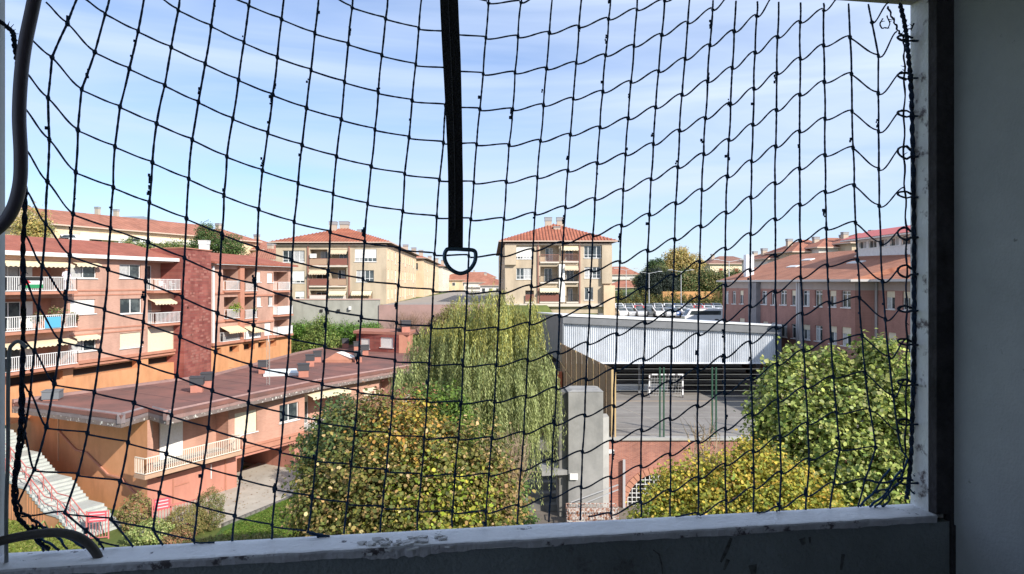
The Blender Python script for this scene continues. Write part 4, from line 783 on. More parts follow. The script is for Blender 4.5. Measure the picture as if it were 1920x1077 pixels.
# ------------------------------------------------------------------ long low block with the flat red roof
lb = empty('low_building', 'long low terracotta block with a flat dark red roof and a row of roof stacks', 'building')
ZE, ZR = 6.2, 6.95
def GE(px, py, z=ZE): g = G(px, py, z); return (g.x, g.y)
front = [GE(22,774), GE(227,803), GE(278,787), GE(312,797), GE(480,758), GE(600,731), GE(752,704), (-6.5, 73)]
rear = [(-7, 89), GE(625,650,ZR), GE(560,663,ZR), GE(400,705,ZR), GE(105,744,ZR), GE(24,754,ZR)]
b = MB(); b.prism(front + rear, ZR-.3, ZR, membrane); b.build('roof', lb)
def inset(poly, d):
    out = []; n = len(poly)
    cx = sum(p[0] for p in poly)/n; cy = sum(p[1] for p in poly)/n
    for p in poly: v = Vector((cx-p[0], cy-p[1])); v.normalize(); out.append((p[0]+v.x*d, p[1]+v.y*d))
    return out
b = MB()
for i in range(len(front)-1):      # sloping mauve upstand and dirty eave below it
    p, q = Vector(front[i]), Vector(front[i+1]); d = (q-p).normalized(); nn = Vector((d.y, -d.x)); 
    if nn.y > 0: nn = -nn
    nseg = max(1, int((q-p).length/1.25))
    for k in range(nseg):
        a = p.lerp(q, k/nseg) + d*.006; c = p.lerp(q, (k+1)/nseg) - d*.006
        ai, ci = a-nn*.28, c-nn*.28; m_ = fascia_m if i >= 3 else mat('grey_roof_edge', (.24,.20,.20), .85, (.18,.15,.15), 1)
        b.hexa([(a.x,a.y,ZE+.26),(c.x,c.y,ZE+.26),(ci.x,ci.y,ZE+.26),(ai.x,ai.y,ZE+.26),(a.x,a.y,ZE+.50),(c.x,c.y,ZE+.50),(ci.x,ci.y,ZR+.10),(ai.x,ai.y,ZR+.10)], m_)
b.build('roof_edge', lb)
b = MB(); b.prism(front + rear, ZE, ZE+.255, eave_m); b.build('eave', lb)
b = MB(); p_ = [Vector((x, y)) for x, y in rear]
for a, c in zip(p_, p_[1:]): b.bar((a.x,a.y,ZR+.06), (c.x,c.y,ZR+.06), .3, fascia_m, .22)
b.build('rear_kerb', lb)
FA, FB = Vector((-23.3, 44.3)), Vector((-10.6, 67.6))
up = Facade(lb, FA, FB, 3.0, ZE, brick_mat('low_block_brick', (.52,.28,.20), (.46,.24,.17), (.46,.29,.225), .48, .88, var=.08), .2)
r1_ = up.rect(276,790,428,870); r1_ = [.4, r1_[1], 3.05, 6.1]; up.hole(r1_, 1.3, conc, None)
up.window(440,772,482,813,'s', shut=shut_c); up.window(524,757,560,790)
r2_ = up.rect(571,745,643,800); r2_[2] = 3.06; r2_[3] = 6.0; up.hole(r2_, 1.6, conc, up.m)
up.window(680,727,706,748,'s', shut=shut_c); r3_ = up.rect(711,715,738,755); r3_[2] = 3.06; r3_[3] = 5.9; up.hole(r3_, 1.4, conc, up.m)
up.build()
for (a, c) in ((.02, .14), (.22, .52)):
    q0, q1_ = r1_[0]+(r1_[1]-r1_[0])*a, r1_[0]+(r1_[1]-r1_[0])*c
    w = up.window(q0, 3.1, q1_, 5.85, 's', n=1, world=True, hole=False, o0=-1.2, sill=False)
bw = MB(); up.box(bw, r1_[0], r1_[1], 3.05, 6.1, -1.32, -1.3, up.m); bw.build('balcony_back_wall', lb)
back_door(up, r2_, 1.6, .05, .42, 1, kind='h', frac=.3); back_door(up, r3_, 1.4, .1, .8, 2)
up.awning(r2_[0], r2_[1], 6.0, .28, .9)
def slab_rail(fc, s0, s1, z, out, sp=.15, name='railing'):
    b = MB(); fc.box(b, s0, s1, z-.25, z-.005, .003, out, mat('slab_edge', (.50,.33,.22), .9, (.42,.27,.18), 2)); b.build('balcony_slab', lb)
    railing(lb, [fc.pt(s0+.05,z,.05), fc.pt(s0+.05,z,out-.06), fc.pt(s1-.05,z,out-.06), fc.pt(s1-.05,z,.05)], 1.05, white if s0 > 3 else mat('cream_rail', (.78,.70,.58), .6), sp, w=.04)
slab_rail(up, -.9, r1_[1]+.3, 3.0, 1.1); slab_rail(up, r2_[0]-.1, r2_[1]+.5, 3.0, .9); slab_rail(up, r3_[0]-2, r3_[1]+1.8, 3.0, .9)
dn = Facade(lb, FA, FB, 0, 3.0, pink_wall, .35, name='ground_floor_wall')
g0 = dn.sz(444, 880)[0]; g1 = dn.sz(551, 880)[0]; g2 = dn.sz(575, 880)[0]; g3 = dn.sz(650, 880)[0]
dn.hole([g0, g1, .0, 2.2], 6.0, pave, mat('carport_back', (.45,.42,.38), .9)); dn.hole([g2, g3, .0, 2.2], 6.0, pave, conc); dn.build()
b = MB(); gm = (g0+g1)/2 - .3; dn.box(b, gm-.5, gm+.6, .02, 2.2, -4.4, -3.2, orange_trim); b.build('carport_column', lb)
dn.band(2.45, .35, .16, orange_trim, g0-.2, None); dn.band(2.83, .16, .10, orange_trim, r1_[1]+.4, None)
b = MB(); a_ = dn.pt(.5, 1.9, .10); c_ = dn.pt(g0-.3, 2.55, .10); b.bar(dn.pt(.6,2.42,.12), dn.pt(g0-.25,2.52,.12), .22, brown_m, .12); b.build('ledge', lb)
b = MB(); b.bar(dn.pt(g0-1.0,2.4,.05), dn.pt(g0-1.0,.2,.05), .07, orange_trim); b.bar(dn.pt(g0-2.2,2.3,.05), dn.pt(g0-2.2,1.3,.05), .06, white); b.bar(dn.pt(1.8,2.0,.05), dn.pt(1.8,.2,.05), .05, orange_trim); b.bar(dn.pt(1.8,1.5,.05), dn.pt(3.0,1.5,.05), .04, orange_trim); b.build('wall_pipe', lb)
ew = Facade(lb, (-37.6, 51.64), (-23.3, 44.3), 0, ZE, orange_wall, .3, name='end_wall'); ew.build()
b = MB(); ew.box(b, 6.45, 6.53, 2.5, 6.0, .003, .06, mat('pale_seam', (.60,.36,.22), .9)); b.build('wall_seam', lb)
# inner core so the openings are not see-through
def stack(px, py, w, h=.55, cap=.5, brickm=None, capm=None):
    g = G(px, py, ZR); return chimney(lb, (g.x, g.y+w/2, ZR), w*.85, w*.85, h, cap, brickm or mat('stack_render', (.46,.20,.15), .9, (.40,.17,.12), 2), capm or mat('slate_cap', (.055,.055,.06), .7), rz=.3, name='roof_stack', capw=1.15)
stack(89, 752, 1.05, .08, .5, capm=mat('grey_box_cap', (.16,.17,.18), .7))
for (x, y, w) in ((364,737,.95),(384,728,.9),(490,701,.85),(566,708,.95),(579,688,.85),(593,680,.8),(646,653,.85),(667,659,.7),(682,667,.9),(670,680,.8)): stack(x, y, w)
for u in range(1, 22, 2):      # welded laps of the roof membrane
    i_ = u/22; pf = Vector(front[3]).lerp(Vector(front[6]), i_); pr = Vector(rear[4]).lerp(Vector(rear[2]), i_*.98) if i_ < .9 else None
    if pr is None: continue
    a = pf.lerp(pr, .06); c_ = pf.lerp(pr, .93); b = MB(); b.bar((a.x,a.y,ZR+.008), (c_.x,c_.y,ZR+.008), .10, mat('membrane_lap', (.235,.115,.10), .8, (.16,.09,.08), .7), .014); b.build('membrane_lap', lb)
# roof lights
g = G(634, 680, ZR); b = MB(); b.prism([(g.x-1.4,g.y),(g.x+1.3,g.y-.2),(g.x+1.3,g.y+1.2),(g.x-1.4,g.y+1.4)], ZR, ZR+.25, orange_trim); k_ = b.build('roof_light', lb)
b = MB(); b.face([(g.x-.2,g.y+.1,ZR+1.0),(g.x+1.3,g.y-.1,ZR+.45),(g.x+1.5,g.y+1.3,ZR+.45),(g.x+.1,g.y+1.5,ZR+1.0)], shut_w); b.face([(g.x-1.4,g.y,ZR+.26),(g.x+1.3,g.y-.2,ZR+.26),(g.x-.2,g.y+.1,ZR+.98)], orange_trim); b.face([(g.x-1.4,g.y,ZR+.26),(g.x-.2,g.y+.1,ZR+.98),(g.x+.1,g.y+1.5,ZR+.98),(g.x-1.4,g.y+1.4,ZR+.26)], membrane); b.build('pane', k_)
g = G(524, 706, ZR); b = MB(); b.prism([(g.x-1.3,g.y-.2),(g.x+1.5,g.y+.6),(g.x+1.1,g.y+1.6),(g.x-1.6,g.y+.9)], ZR, ZR+.2, white); k_ = b.build('roof_light', lb)
b = MB(); b.face([(g.x-1.2,g.y-.1,ZR+.22),(g.x+1.4,g.y+.6,ZR+.22),(g.x+1.0,g.y+1.5,ZR+.5),(g.x-1.5,g.y+.8,ZR+.5)], mat('milky_panel', (.62,.66,.66), .3)); b.build('pane', k_)
# raised brick attic at the far end
at = Facade(lb, ((668-CX)/F*82, 82), ((748-CX)/F*79, 79), ZR, 9.0, dark_red_brick, .15, name='attic_wall')
at.window(676,635,693,654,'s', n=1); at.window(713,633,737,652,'s', n=1); at.build()
p0, p1 = at.A, at.B; b = MB(); b.prism([(p0.x-.3,p0.y-.3),(p1.x+1.2,p1.y-.3),(p1.x+1.2,p1.y+5),(p0.x-.3,p0.y+5)], 9.0, 9.3, mat('attic_roof', (.40,.18,.13), .9, (.33,.15,.11), 2)); b.build('attic_roof', lb)
b = MB(); b.prism([(p1.x,p1.y+.02),(p1.x+1,p1.y),(p1.x+1,p1.y+4),(p1.x,p1.y+4)], ZR, 9.0, orange_trim); b.build('attic_side', lb)
stack(748, 661, .95, 2.2, .45); stack(759, 662, 1.1, 3.0, .6)
rebase(lb, (-17, 56, 0))
# antenna
g = G(503, 722, ZR); am = empty('antenna_mast', 'thin white lattice aerial mast on the flat red roof', 'antenna'); b = MB()
for dx, dy in ((-.12,0),(.12,0),(0,.2)): b.bar((dx,dy,0), (dx,dy,3.6), .02, MATS['pale_wire'])
for k in range(14): b.bar((-.12 if k%2 else .12, 0, k*.25), (.12 if k%2 else -.12, 0, k*.25+.25), .012, MATS['pale_wire'])
b.build('mast', am); b = MB(); b.bar((0,0,3.4), (0,0,4.6), .03, white); b.bar((-.4,0,4.3), (.4,.1,4.3), .02, white); b.build('aerial', am); am.location = g
# stairs beside the end wall
stp = empty('staircase', 'pale stone outdoor stairs climbing left beside the orange end wall', 'staircase')
wt = mat('white_stone_step', (.46,.48,.45), .8, (.38,.41,.38), 2); dU = Vector((-.883, .469)); dN = Vector((-.469, -.883)); q = Vector((-23.9, 42.5)); z = 0.0; k = 0
path_top = []; sh = None
for seg in range(4):
    for i in range(7):
        a = q; e = q + dU*.30; z += .17; b = MB(); b.prism([(a.x,a.y),(e.x,e.y),(e.x+dN.x*2.7,e.y+dN.y*2.7),(a.x+dN.x*2.7,a.y+dN.y*2.7)], z-.165, z, wt); b.build('step', stp)
        b = MB(); ai = a+dN*.02; ei = e+dN*.02; b.prism([(ai.x,ai.y),(e.x,e.y),(e.x+dN.x*2.66,e.y+dN.y*2.66),(ai.x+dN.x*2.66,ai.y+dN.y*2.66)], -.1, z-.17, orange_wall) if z > .2 else None
        if z > .2: b.build('stair_base', stp)
        q = e; path_top.append((q.copy(), z))
    e = q + dU*1.35; b = MB(); b.prism([(q.x,q.y),(e.x,e.y),(e.x+dN.x*2.7,e.y+dN.y*2.7),(q.x+dN.x*2.7,q.y+dN.y*2.7)], z-.12, z, wt); b.build('landing', stp)
    b = MB(); b.prism([(q.x+.001,q.y),(e.x,e.y),(e.x+dN.x*2.66,e.y+dN.y*2.66),(q.x+dN.x*2.66,q.y+dN.y*2.66)], -.1, z-.123, orange_wall); b.build('stair_base', stp); q = e; path_top.append((q.copy(), z))
for off in (1.9, 2.62):
    pts = [Vector((p.x+dN.x*off, p.y+dN.y*off, zz)) for p, zz in path_top]; b = MB()
    for a, c in zip(pts[::1], pts[1:]): b.bar(a+Vector((0,0,.9)), c+Vector((0,0,.9)), .05, pinkmetal); 
    for a in pts[::3]: b.bar(a, a+Vector((0,0,.9)), .04, pinkmetal)
    for a, c in zip(pts, pts[1:]): b.bar(a+Vector((0,0,.45)), c+Vector((0,0,.45)), .03, pinkmetal)
    b.build('handrail', stp)
rebase(stp, (-24, 42.3, 0))
b = MB(); pts = [ew.pt(ew.L-.2-d, .9+.39*d, .07) for d in (0, 3.2, 4.4, 7.4, 8.6, 10.5)]
pts = [ew.pt(ew.L-.3, 1.0, .08), ew.pt(ew.L-2.6, 2.2, .08), ew.pt(ew.L-3.9, 2.25, .08), ew.pt(ew.L-6.2, 3.45, .08), ew.pt(ew.L-7.4, 3.5, .08), ew.pt(ew.L-9.6, 4.7, .08)]
for a, c in zip(pts, pts[1:]): b.bar(a, c, .12, orange_trim, .10)
o = b.build('wall_handrail', lb); o.location = -Vector((-17,56,0))
# gates with red boards
def gate(g, w, h, rz, label):
    r = empty('gate', label, 'gate'); b = MB()
    for s in (-w/2, w/2): b.bar((s,0,0), (s,0,h), .07, pinkmetal)
    b.bar((-w/2,0,h*.95), (w/2,0,h*.95), .05, pinkmetal); b.bar((-w/2,0,.12), (w/2,0,.12), .05, pinkmetal); b.build('frame', r)
    k = int(w/.16)
    for i in range(1, k): b = MB(); x = -w/2+w*i/k; b.bar((x,0,.12), (x,0,h*.93), .03, pinkmetal); b.build('bar', r)
    b = MB(); b.box((0,-.06,h*.80), (w*.85,.03,h*.36), redsign); s_ = b.build('sign_board', r)
    b = MB()
    for zz in (.70,.80,.90): b.box((0,-.08,h*zz), (w*.7,.012,.05), mat('pale_stripe', (.75,.55,.55), .6))
    b.build('stripe', s_); r.location = g; r.rotation_euler = (0,0,rz); return r
gate(G(183,1012,.0), 1.15, 1.7, .25, 'pink metal gate with a red sign board at the foot of the pale stairs')
gate(G(303,992,.15), 1.0, 1.9, .7, 'pink metal gate with a red sign board against the salmon wall, right of the stairs')
g = G(322, 992, .15); railf = empty('fence', 'short pink metal fence running right from the gate by the salmon wall', 'fence'); pts = [Vector((0,0,0)), Vector((1.5,1.6,0))]
railing(railf, pts, 1.5, pinkmetal, .17, .03, name='fence_panel'); railf.location = (g.x, g.y, .1)

# ------------------------------------------------------------------ cream blocks of flats
def hip_roof(root, x0, x1, y0, y1, ze, zr, rx0, rx1, ry0, ry1, m, ribs=True, skew=0.0):
    """hip roof; ridge from (rx0..rx1, ry0) back to ry1"""
    A_, B_, C_, D_ = Vector((x0,y0,ze)), Vector((x1,y0,ze)), Vector((x1+skew,y1,ze)), Vector((x0+skew,y1,ze)); R0, R1 = Vector((rx0,ry0,zr)), Vector((rx1,ry1,zr))
    b = MB(); b.face([A_,B_,R0], m); b.face([B_,C_,R1,R0], m); b.face([C_,D_,R1], m); b.face([D_,A_,R0,R1], m)
    dz = Vector((0,0,-.16)); b.face([A_+dz, D_+dz, C_+dz, B_+dz], eave_d)
    for p, q in ((A_,B_),(B_,C_),(C_,D_),(D_,A_)): b.face([p, q, q+dz, p+dz], mat('pale_eave_edge', (.55,.42,.33), .8))
    o = b.build('roof', root)
    if ribs:      # rows of barrel tiles on the front slope
        b = MB(); n = int((x1-x0)/.45)
        for i in range(1, n):
            x = x0+(x1-x0)*i/n; t = (x-x0)/(rx0-x0) if x < rx0 else (x1-x)/(x1-rx0); t = max(0, min(1, t)); p = Vector((x,y0,ze+.02)); q = Vector((x, y0+(ry0-y0)*t, ze+.02+(zr-ze)*t))
            if (q-p).length > .3: b.bar(p, q, .16, m, .12)
        k = b.build('tile_rows', root); k['kind'] = 'stuff'
    return o
def cream_side(root, A, B, z0, z1, rows, x0=1.5, step=4.6, m=None, balc=True):
    fc = Facade(root, A, B, z0, z1, m or cream_l, .25, name='side_wall'); s = x0; i = 0
    while s < fc.L-1.6:
        for r in range(rows):
            z = z1 - 2.35 - 2.93*r
            if z < z0+.4: continue
            if i % 4 == 2: q = [s-.2, s+1.6, z-.2, z+1.75]
            else: q = [s, s+1.1, z+.3, z+1.75]
            if fc.L > 60 and s > 50 and i % 2: continue
            fc.window(q[0], q[2], q[1], q[3], random.choice(['w','s','w','h']), n=2 if i % 2 else 1, world=True)
        s += step*random.uniform(.7,1.05); i += 1
    fc.build(); return fc
def flats(label, A, B, zt, z0, rows_fn, sideA, sideB, apex, chim, ridge_y, ze, lab):
    root = empty('apartment_building', label, 'building'); fc = Facade(root, A, B, z0, zt, cream_d, .22, name='front_wall'); rows_fn(fc, root); fc.build()
    return root, fc
def loggia_bay(fc, x0, y0, x1, y1, rail='open', door=(.35,.8), awn_=None, kind='d', railm=None, wallm=None):
    r = fc.loggia(x0, y0, x1, y1, 1.6, back=wallm or fc.m, floor=conc)
    back_door(fc, r, 1.6, door[0], door[1], 2, kind)
    b = MB(); fc.box(b, r[0]-.02, r[1]+.02, r[2]-.22, r[2]-.003, .003, .35, mat('pale_slab', (.62,.55,.46), .9)); b.build('balcony_slab', fc.root)
    railing(fc.root, [fc.pt(r[0]+.03, r[2], .25), fc.pt(r[1]-.03, r[2], .25)], 1.0, railm or brownpipe, .14, .035, solid={'open':None,'brown':mat('brown_rail_panel', (.22,.08,.06), .7),'white':shut_w,'tan':mat('tan_rail_panel', (.45,.33,.22), .8)}[rail])
    if awn_: fc.awning(r[0], r[1], r[3]-.05, .5, .7, awn_)
    return r
stripe = mat('striped_awning', (.68,.58,.42), .8, (.50,.36,.24), 6, stretch=(5,5,.3))
# left one
cl = empty('apartment_building', 'cream block of flats left of the hanging strap, with a long side running away', 'building')
fc = Facade(cl, (-34.4, 101), (-18.3, 101), 11.2, 20.5, cream_d, .22, name='front_wall')
fc.window(530,470,571,492,n=4,low=.25); fc.window(665,467,706,491,'h',n=5,frac=.72,low=.3); fc.window(538,508,571,531,'h',n=4,frac=.82,low=.3); fc.window(668,507,701,529,n=4,low=.3); fc.window(553,546,571,561,'h',n=2,frac=.75)
loggia_bay(fc,581,468,614,498,'tan',(.45,.95)); loggia_bay(fc,618,468,652,498,'brown',(.4,.85),stripe)
loggia_bay(fc,581,506,614,536,'brown',(.2,.9),stripe); loggia_bay(fc,618,503,650,536,'tan',(.35,.75))
loggia_bay(fc,581,545,614,566,'white',(.2,.8)); loggia_bay(fc,618,545,650,566,'white',(.3,.8),awn); loggia_bay(fc,660,545,698,566,'tan',(.4,.7),awn)
fc.build(); fc.band(20.35, .18, .25, mat('cornice', (.62,.50,.38), .85), name='cornice')
for x in (578, 655): b = MB(); s_ = fc.sz(x, 500)[0]; b.bar(fc.pt(s_, 11.3, .12), fc.pt(s_, 20.9, .12), .16, brownpipe); b.build('downpipe', cl)
b = MB(); s_ = fc.sz(587, 475); b.box(fc.pt(s_[0]+.1, s_[1]-.4, .25), (.9,.35,.6), shut_w); b.build('air_conditioner', cl)
b = MB(); b.prism([(-34.2,101.3),(-18.5,101.3),(-20.7,150),(-36.5,150)], 20.5, 20.85, eave_d); b.prism([(-33.9,102.9),(-18.9,102.9),(-21,149),(-36,149)], 11.2, 20.5, cream_d); b.build('core', cl)
cream_side(cl, (-18.3,101), (-20.6,149), 11.2, 20.5, 3)
hip_roof(cl, -35.2, -17.5, 100.2, 151, 20.9, 23.6, -26.2, -27.6, 109, 143, tileC, skew=-2.4)
for (px, w, h, yy) in ((625,1.0,1.9,107.5),(646,1.25,1.3,109),(676,.9,.9,122)):
    p = P(px, 415 if px < 670 else 430, yy); chimney(cl, (p.x, yy, p.z-.6-h), w, w, h, .45, mat('tan_chimney', (.45,.38,.30), .9), mat('grey_cap', (.30,.30,.30), .8))
rebase(cl, (-26, 101, 11.2))
def rear_block(label, xA, yA, xB, yB, w, zt, ze, zr, m=cream_l, col=None):
    r = empty('apartment_building', label, 'building'); cream_side(r, (xA,yA), (xB,yB), 10.8, zt, 3, m=m, x0=2.5, step=5.6)
    fr = Facade(r, (xA-w, yA+.4), (xA, yA), 10.8, zt, m, .2, name='end_wall'); fr.window(w-2.6, zt-2.3, w-1.3, zt-.8, world=True); fr.build()
    b = MB(); b.prism([(xA-w,yA+.5),(xA-.05,yA+.1),(xB-.4,yB),(xB-w,yB)], zt, ze, eave_d); b.build('eaves', r)
    hip_roof(r, xA-w-.8, xA+.9, yA-.7, yB, ze, zr, xA-w/2, xB-w/2, yA+7, yB-8, tileC, ribs=False, skew=xB-xA)
    for k in range(3): yy = yA+12+k*(yB-yA)/4; chimney(r, (xA-w*.42, yy, zr-.6), 1.1, 1.1, 1.4, .4, mat('tan_chimney'[:11], (.45,.38,.30), .9), mat('grey_cap', (.3,.3,.3), .8))
    rebase(r, (xA-w/2, yA, 10.8)); return r
rear_block('second cream block in the row behind, with a projecting bay and dark eaves', -19.6, 154, -22.2, 210, 14, 20.1, 20.5, 22.8)
rear_block('third and farthest pale block in the row, almost behind the steel ring', -21.6, 216, -25.0, 300, 13, 19.8, 20.2, 22.5, m=mat('pale_plaster', (.72,.64,.54), .9, (.66,.58,.48), .5))
# right one
cr2 = empty('apartment_building', 'cream block of flats with an orange hip roof, right of the hanging strap', 'building')
fc = Facade(cr2, (-1.0, 99), (14.2, 99), 10.6, 20.5, cream_d, .22, name='front_wall')
fc.window(959,463,998,486,'h',n=7,frac=.8,low=.2); fc.window(1095,461,1134,484,n=5,low=.25); fc.window(968,503,997,524,n=4,low=.3); fc.window(1096,501,1126,522,n=4,low=.3); fc.window(1096,539,1112,563,n=2)
loggia_bay(fc,1013,461,1048,491,'open',(.3,.7)); loggia_bay(fc,1052,461,1084,490,'open',(.3,.75),awn)
loggia_bay(fc,1013,500,1046,529,'open',(.25,.7),railm=black_m); loggia_bay(fc,1058,498,1084,528,'open',(.2,.75),stripe,railm=black_m)
loggia_bay(fc,985,545,1001,566,'brown',(.1,.9)); loggia_bay(fc,1012,539,1048,566,'brown',(.3,.7),awn); loggia_bay(fc,1062,538,1084,566,'open',(.2,.6),railm=black_m)
r = fc.rect(990,584,1010,600); r[2] = 10.7; fc.hole(r, .5, back=dark)
fc.build(); fc.band(20.35, .18, .25, MATS['cornice'], name='cornice')
b = MB(); s0 = fc.sz(1048,500)[0]; fc.box(b, s0, fc.sz(1059,500)[0], 12.2, 17.6, .003, .3, shut_w); b.build('pilaster', cr2)
for x in (1009, 1087): b = MB(); s_ = fc.sz(x, 500)[0]; b.bar(fc.pt(s_, 11.3, .12), fc.pt(s_, 20.9, .12), .15, brownpipe); b.build('downpipe', cr2)
fc.band(fc.sz(1020,571)[1]-.3, .4, .5, mat('pale_slab', (.62,.55,.46), .9)); 
r = fc.rect(947,500,957,560); b = MB(); fc.box(b, -.02, fc.sz(968,500)[0], fc.sz(950,497)[1], 20.3, .003, .55, cream_d); fc.box(b, fc.sz(1128,500)[0], fc.L+.02, fc.sz(1140,532)[1], 20.3, .003, .5, cream_d); b.build('projecting_bay', cr2)
b = MB(); b.prism([(-.8,99.3),(14,99.3),(12.5,150),(-2.6,150)], 20.5, 20.85, eave_d); b.prism([(-.5,100.9),(13.8,100.9),(12.3,149),(-2.3,149)], 10.6, 20.5, cream_d); b.build('core', cr2)
sd_ = cream_side(cr2, (-1.0,99), (-2.9,150), 10.6, 20.5, 3, m=cream_d); 
rs = Facade(cr2, (14.2,99), (12.6,150), 10.6, 20.5, cream_l, .2, name='side_wall'); rs.build()
b = MB(); b.prism([(13.0,98.2),(14.6,98.2),(14.6,99),(13.0,99)], 9, 14.6, cream_l); b.build('sunlit_side_strip', cr2)  # added box in the brighter cream, standing for the sunlit lower side
hip_roof(cr2, -1.9, 15.1, 98.2, 151, 20.95, 24.0, 6.4, 4.6, 106.5, 143, tileC, skew=-1.6)
for (px, w, h, yy, top) in ((1028,1.0,1.3,106,409),(1050,1.0,1.5,106.5,409),(1044,1.0,1.6,104,421)):
    p = P(px, top, yy); chimney(cr2, (p.x, yy, p.z-.5-h), w, w, h, .5 if top < 415 else .1, MATS['tan_chimne'] if 'tan_chimne' in MATS else mat('tan_chimney', (.45,.38,.30), .9), mat('grey_cap', (.3,.3,.3), .8))
rebase(cr2, (6.5, 99, 10.6))

# ------------------------------------------------------------------ school on the right
sc = empty('school_building', 'long red brick school with tall white windows under a wide tiled roof', 'building')
s1 = Facade(sc, (25.3, 83.3), (28.4, 57.4), 3.5, 14.35, school_brick, .42)
for (x0,y0,x1,y1,k) in ((1360,546,1366,569,'w'),(1373,546,1380,570,'w'),(1387,545,1394,570,'h'),(1428,546,1438,571,'w'),(1446,545,1454,572,'w'),(1463,545,1475,572,'w'),(1484,545,1496,573,'h'),(1505,545,1518,574,'w'),(1528,545,1542,575,'w'),(1555,545,1568,576,'h'),(1578,545,1595,577,'w'),
    (1386,597,1396,620,'h'),(1430,603,1440,628,'h'),(1446,605,1455,630,'w'),(1463,608,1476,632,'w'),(1484,608,1497,635,'w'),(1505,609,1519,637,'h'),(1528,611,1542,640,'w'),(1555,612,1569,645,'h'),(1578,614,1596,649,'h'),(1578,690,1596,725,'w'),(1528,682,1542,712,'w')):
    s1.window(x0,y0,x1,y1,k,n=2,low=.78 if k == 'w' else 0, shut=shut_c, frac=.35)
s1.build()
s2 = Facade(sc, (28.4, 57.4), (30.1, 57.2), 3.5, 14.35, school_brick, .3, name='return_wall'); s2.build()
s3 = Facade(sc, (30.1, 57.2), (31.3, 45), 3.5, 14.35, school_brick, .42)
for (x0,y0,x1,y1,k) in ((1661,543,1678,580,'h'),(1664,624,1680,661,'h'),(1692,542,1708,582,'h'),(1698,628,1715,668,'w')): s3.window(x0,y0,x1,y1,k,n=2,shut=shut_c,frac=.35)
s3.build()
for f_ in (s1, s2, s3):
    ff = Facade(sc, f_.A, f_.B, 14.35, 15.25, school_plain, .1, name='eaves_band'); ff.build()
b = MB(); b.prism([(28.5,57.5),(30.2,57.3),(31.4,45.0),(48,46),(42,96),(25.4,83.4)], 3.5, 14.3, school_plain); b.build('core', sc).location = (0.25, 0, 0)
EV = [Vector((25.0,84.2,15.25)), Vector((27.7,56.6,15.25)), Vector((29.3,56.5,15.25)), Vector((30.9,40,15.25))]
b = MB(); R0, R1_ = Vector((36.4,90,18.6)), Vector((39.5,40,18.3)); Rm = R0.lerp(R1_, .66); Rn = R0.lerp(R1_, .68)
b.face([EV[0], EV[1], Rm, R0], tileS); b.face([EV[1], EV[2], Rn, Rm], tileS); b.face([EV[2], EV[3], R1_, Rn], tileS); b.face([EV[0], R0, Vector((47,97,15.25))], tileS); b.face([R0, R1_, Vector((50,41,15.2)), Vector((47,97,15.25))], tileS)
dz = Vector((0,0,-.2)); b.face([e+dz for e in EV] + [Vector((50,41,15.05)), Vector((47,97,15.05))], eave_d); b.build('roof', sc)
b = MB(); 
for p, q in zip(EV, EV[1:]): b.bar(p+Vector((-.1,0,-.08)), q+Vector((-.1,0,-.08)), .2, mat('grey_gutter', (.50,.47,.44), .6), .2)
b.build('gutter', sc)
for (x, y0, y1, w, m_) in ((1410,540,640,.16,'g'),(1499,540,690,.3,'p'),(1503,545,690,.3,'p')):
    s_ = s1.sz(x, 560)[0]; b = MB(); b.bar(s1.pt(s_, 4, .14), s1.pt(s_, 15.0, .14), w, mat('grey_pipe', (.42,.40,.40), .6)); b.build('downpipe', sc)
s_ = s3.sz(1641, 560)[0]; b = MB(); b.bar(s3.pt(max(.1,s_), 4, .14), s3.pt(max(.1,s_), 15.0, .14), .14, mat('grey_pipe', (.42,.40,.40), .6)); b.build('downpipe', sc)
a0, a1 = s1.sz(1411,560)[0], s1.sz(1426,560)[0]; b = MB(); s1.box(b, min(a0,a1), max(a0,a1), 3.6, 15.0, .003, .5, mat('dark_grey_pilaster', (.19,.18,.18), .9, (.24,.22,.22), 1.5)); b.build('pilaster', sc)
p = P(1404, 480, 80); b = MB(); b.bar((p.x,80,14.9), (p.x,80,18.2), .9, mat('white_flue', (.70,.72,.75), .5)); b.build('flue', sc)
p = P(1397, 542, 79); b = MB(); b.bar((p.x-.2,79,15.0), (p.x+.5,79.5,15.6), .35, white); b.build('gutter_outlet', sc)
# glazed box on the ridge
gb = [(34.6,69.5),(34.9,58.5),(39,58.5),(39,69.5)]; b = MB(); b.prism(gb, 16.6, 18.25, white); dm = b.build('roof_lantern', sc)
lf = Facade(sc, (34.55,69.6), (34.85,58.4), 18.25, 19.15, white, .1, name='lantern_glazing')
for k in range(6): lf.window(.5+k*1.8, 18.32, 1.9+k*1.8, 19.05, world=True, n=2, sill=False)
lf.build(); b = MB(); b.prism([(33.6,71),(33.9,57.2),(39.5,57.2),(39.5,71)], 19.15, 19.3, white); b.build('lantern_slab', sc)
b = MB(); rl = mat('pink_red_lantern_roof', (.60,.16,.14), .7, (.5,.13,.12), 2); b.face([(33.5,71.2,19.31),(33.8,57,19.31),(37,57,20.3),(36.7,71.2,20.3)], rl); b.face([(36.7,71.2,20.3),(37,57,20.3),(40,57,19.31),(40,71.2,19.31)], rl); b.face([(33.8,57,19.31),(40,57,19.31),(37,57,20.3)], rl); b.face([(33.5,71.2,19.31),(36.7,71.2,20.3),(40,71.2,19.31)], rl); b.build('lantern_roof', sc)
def on_roof(u, t): e = EV[0].lerp(EV[1], u); rr__ = R0.lerp(Rm, u); return e.lerp(rr__, t)
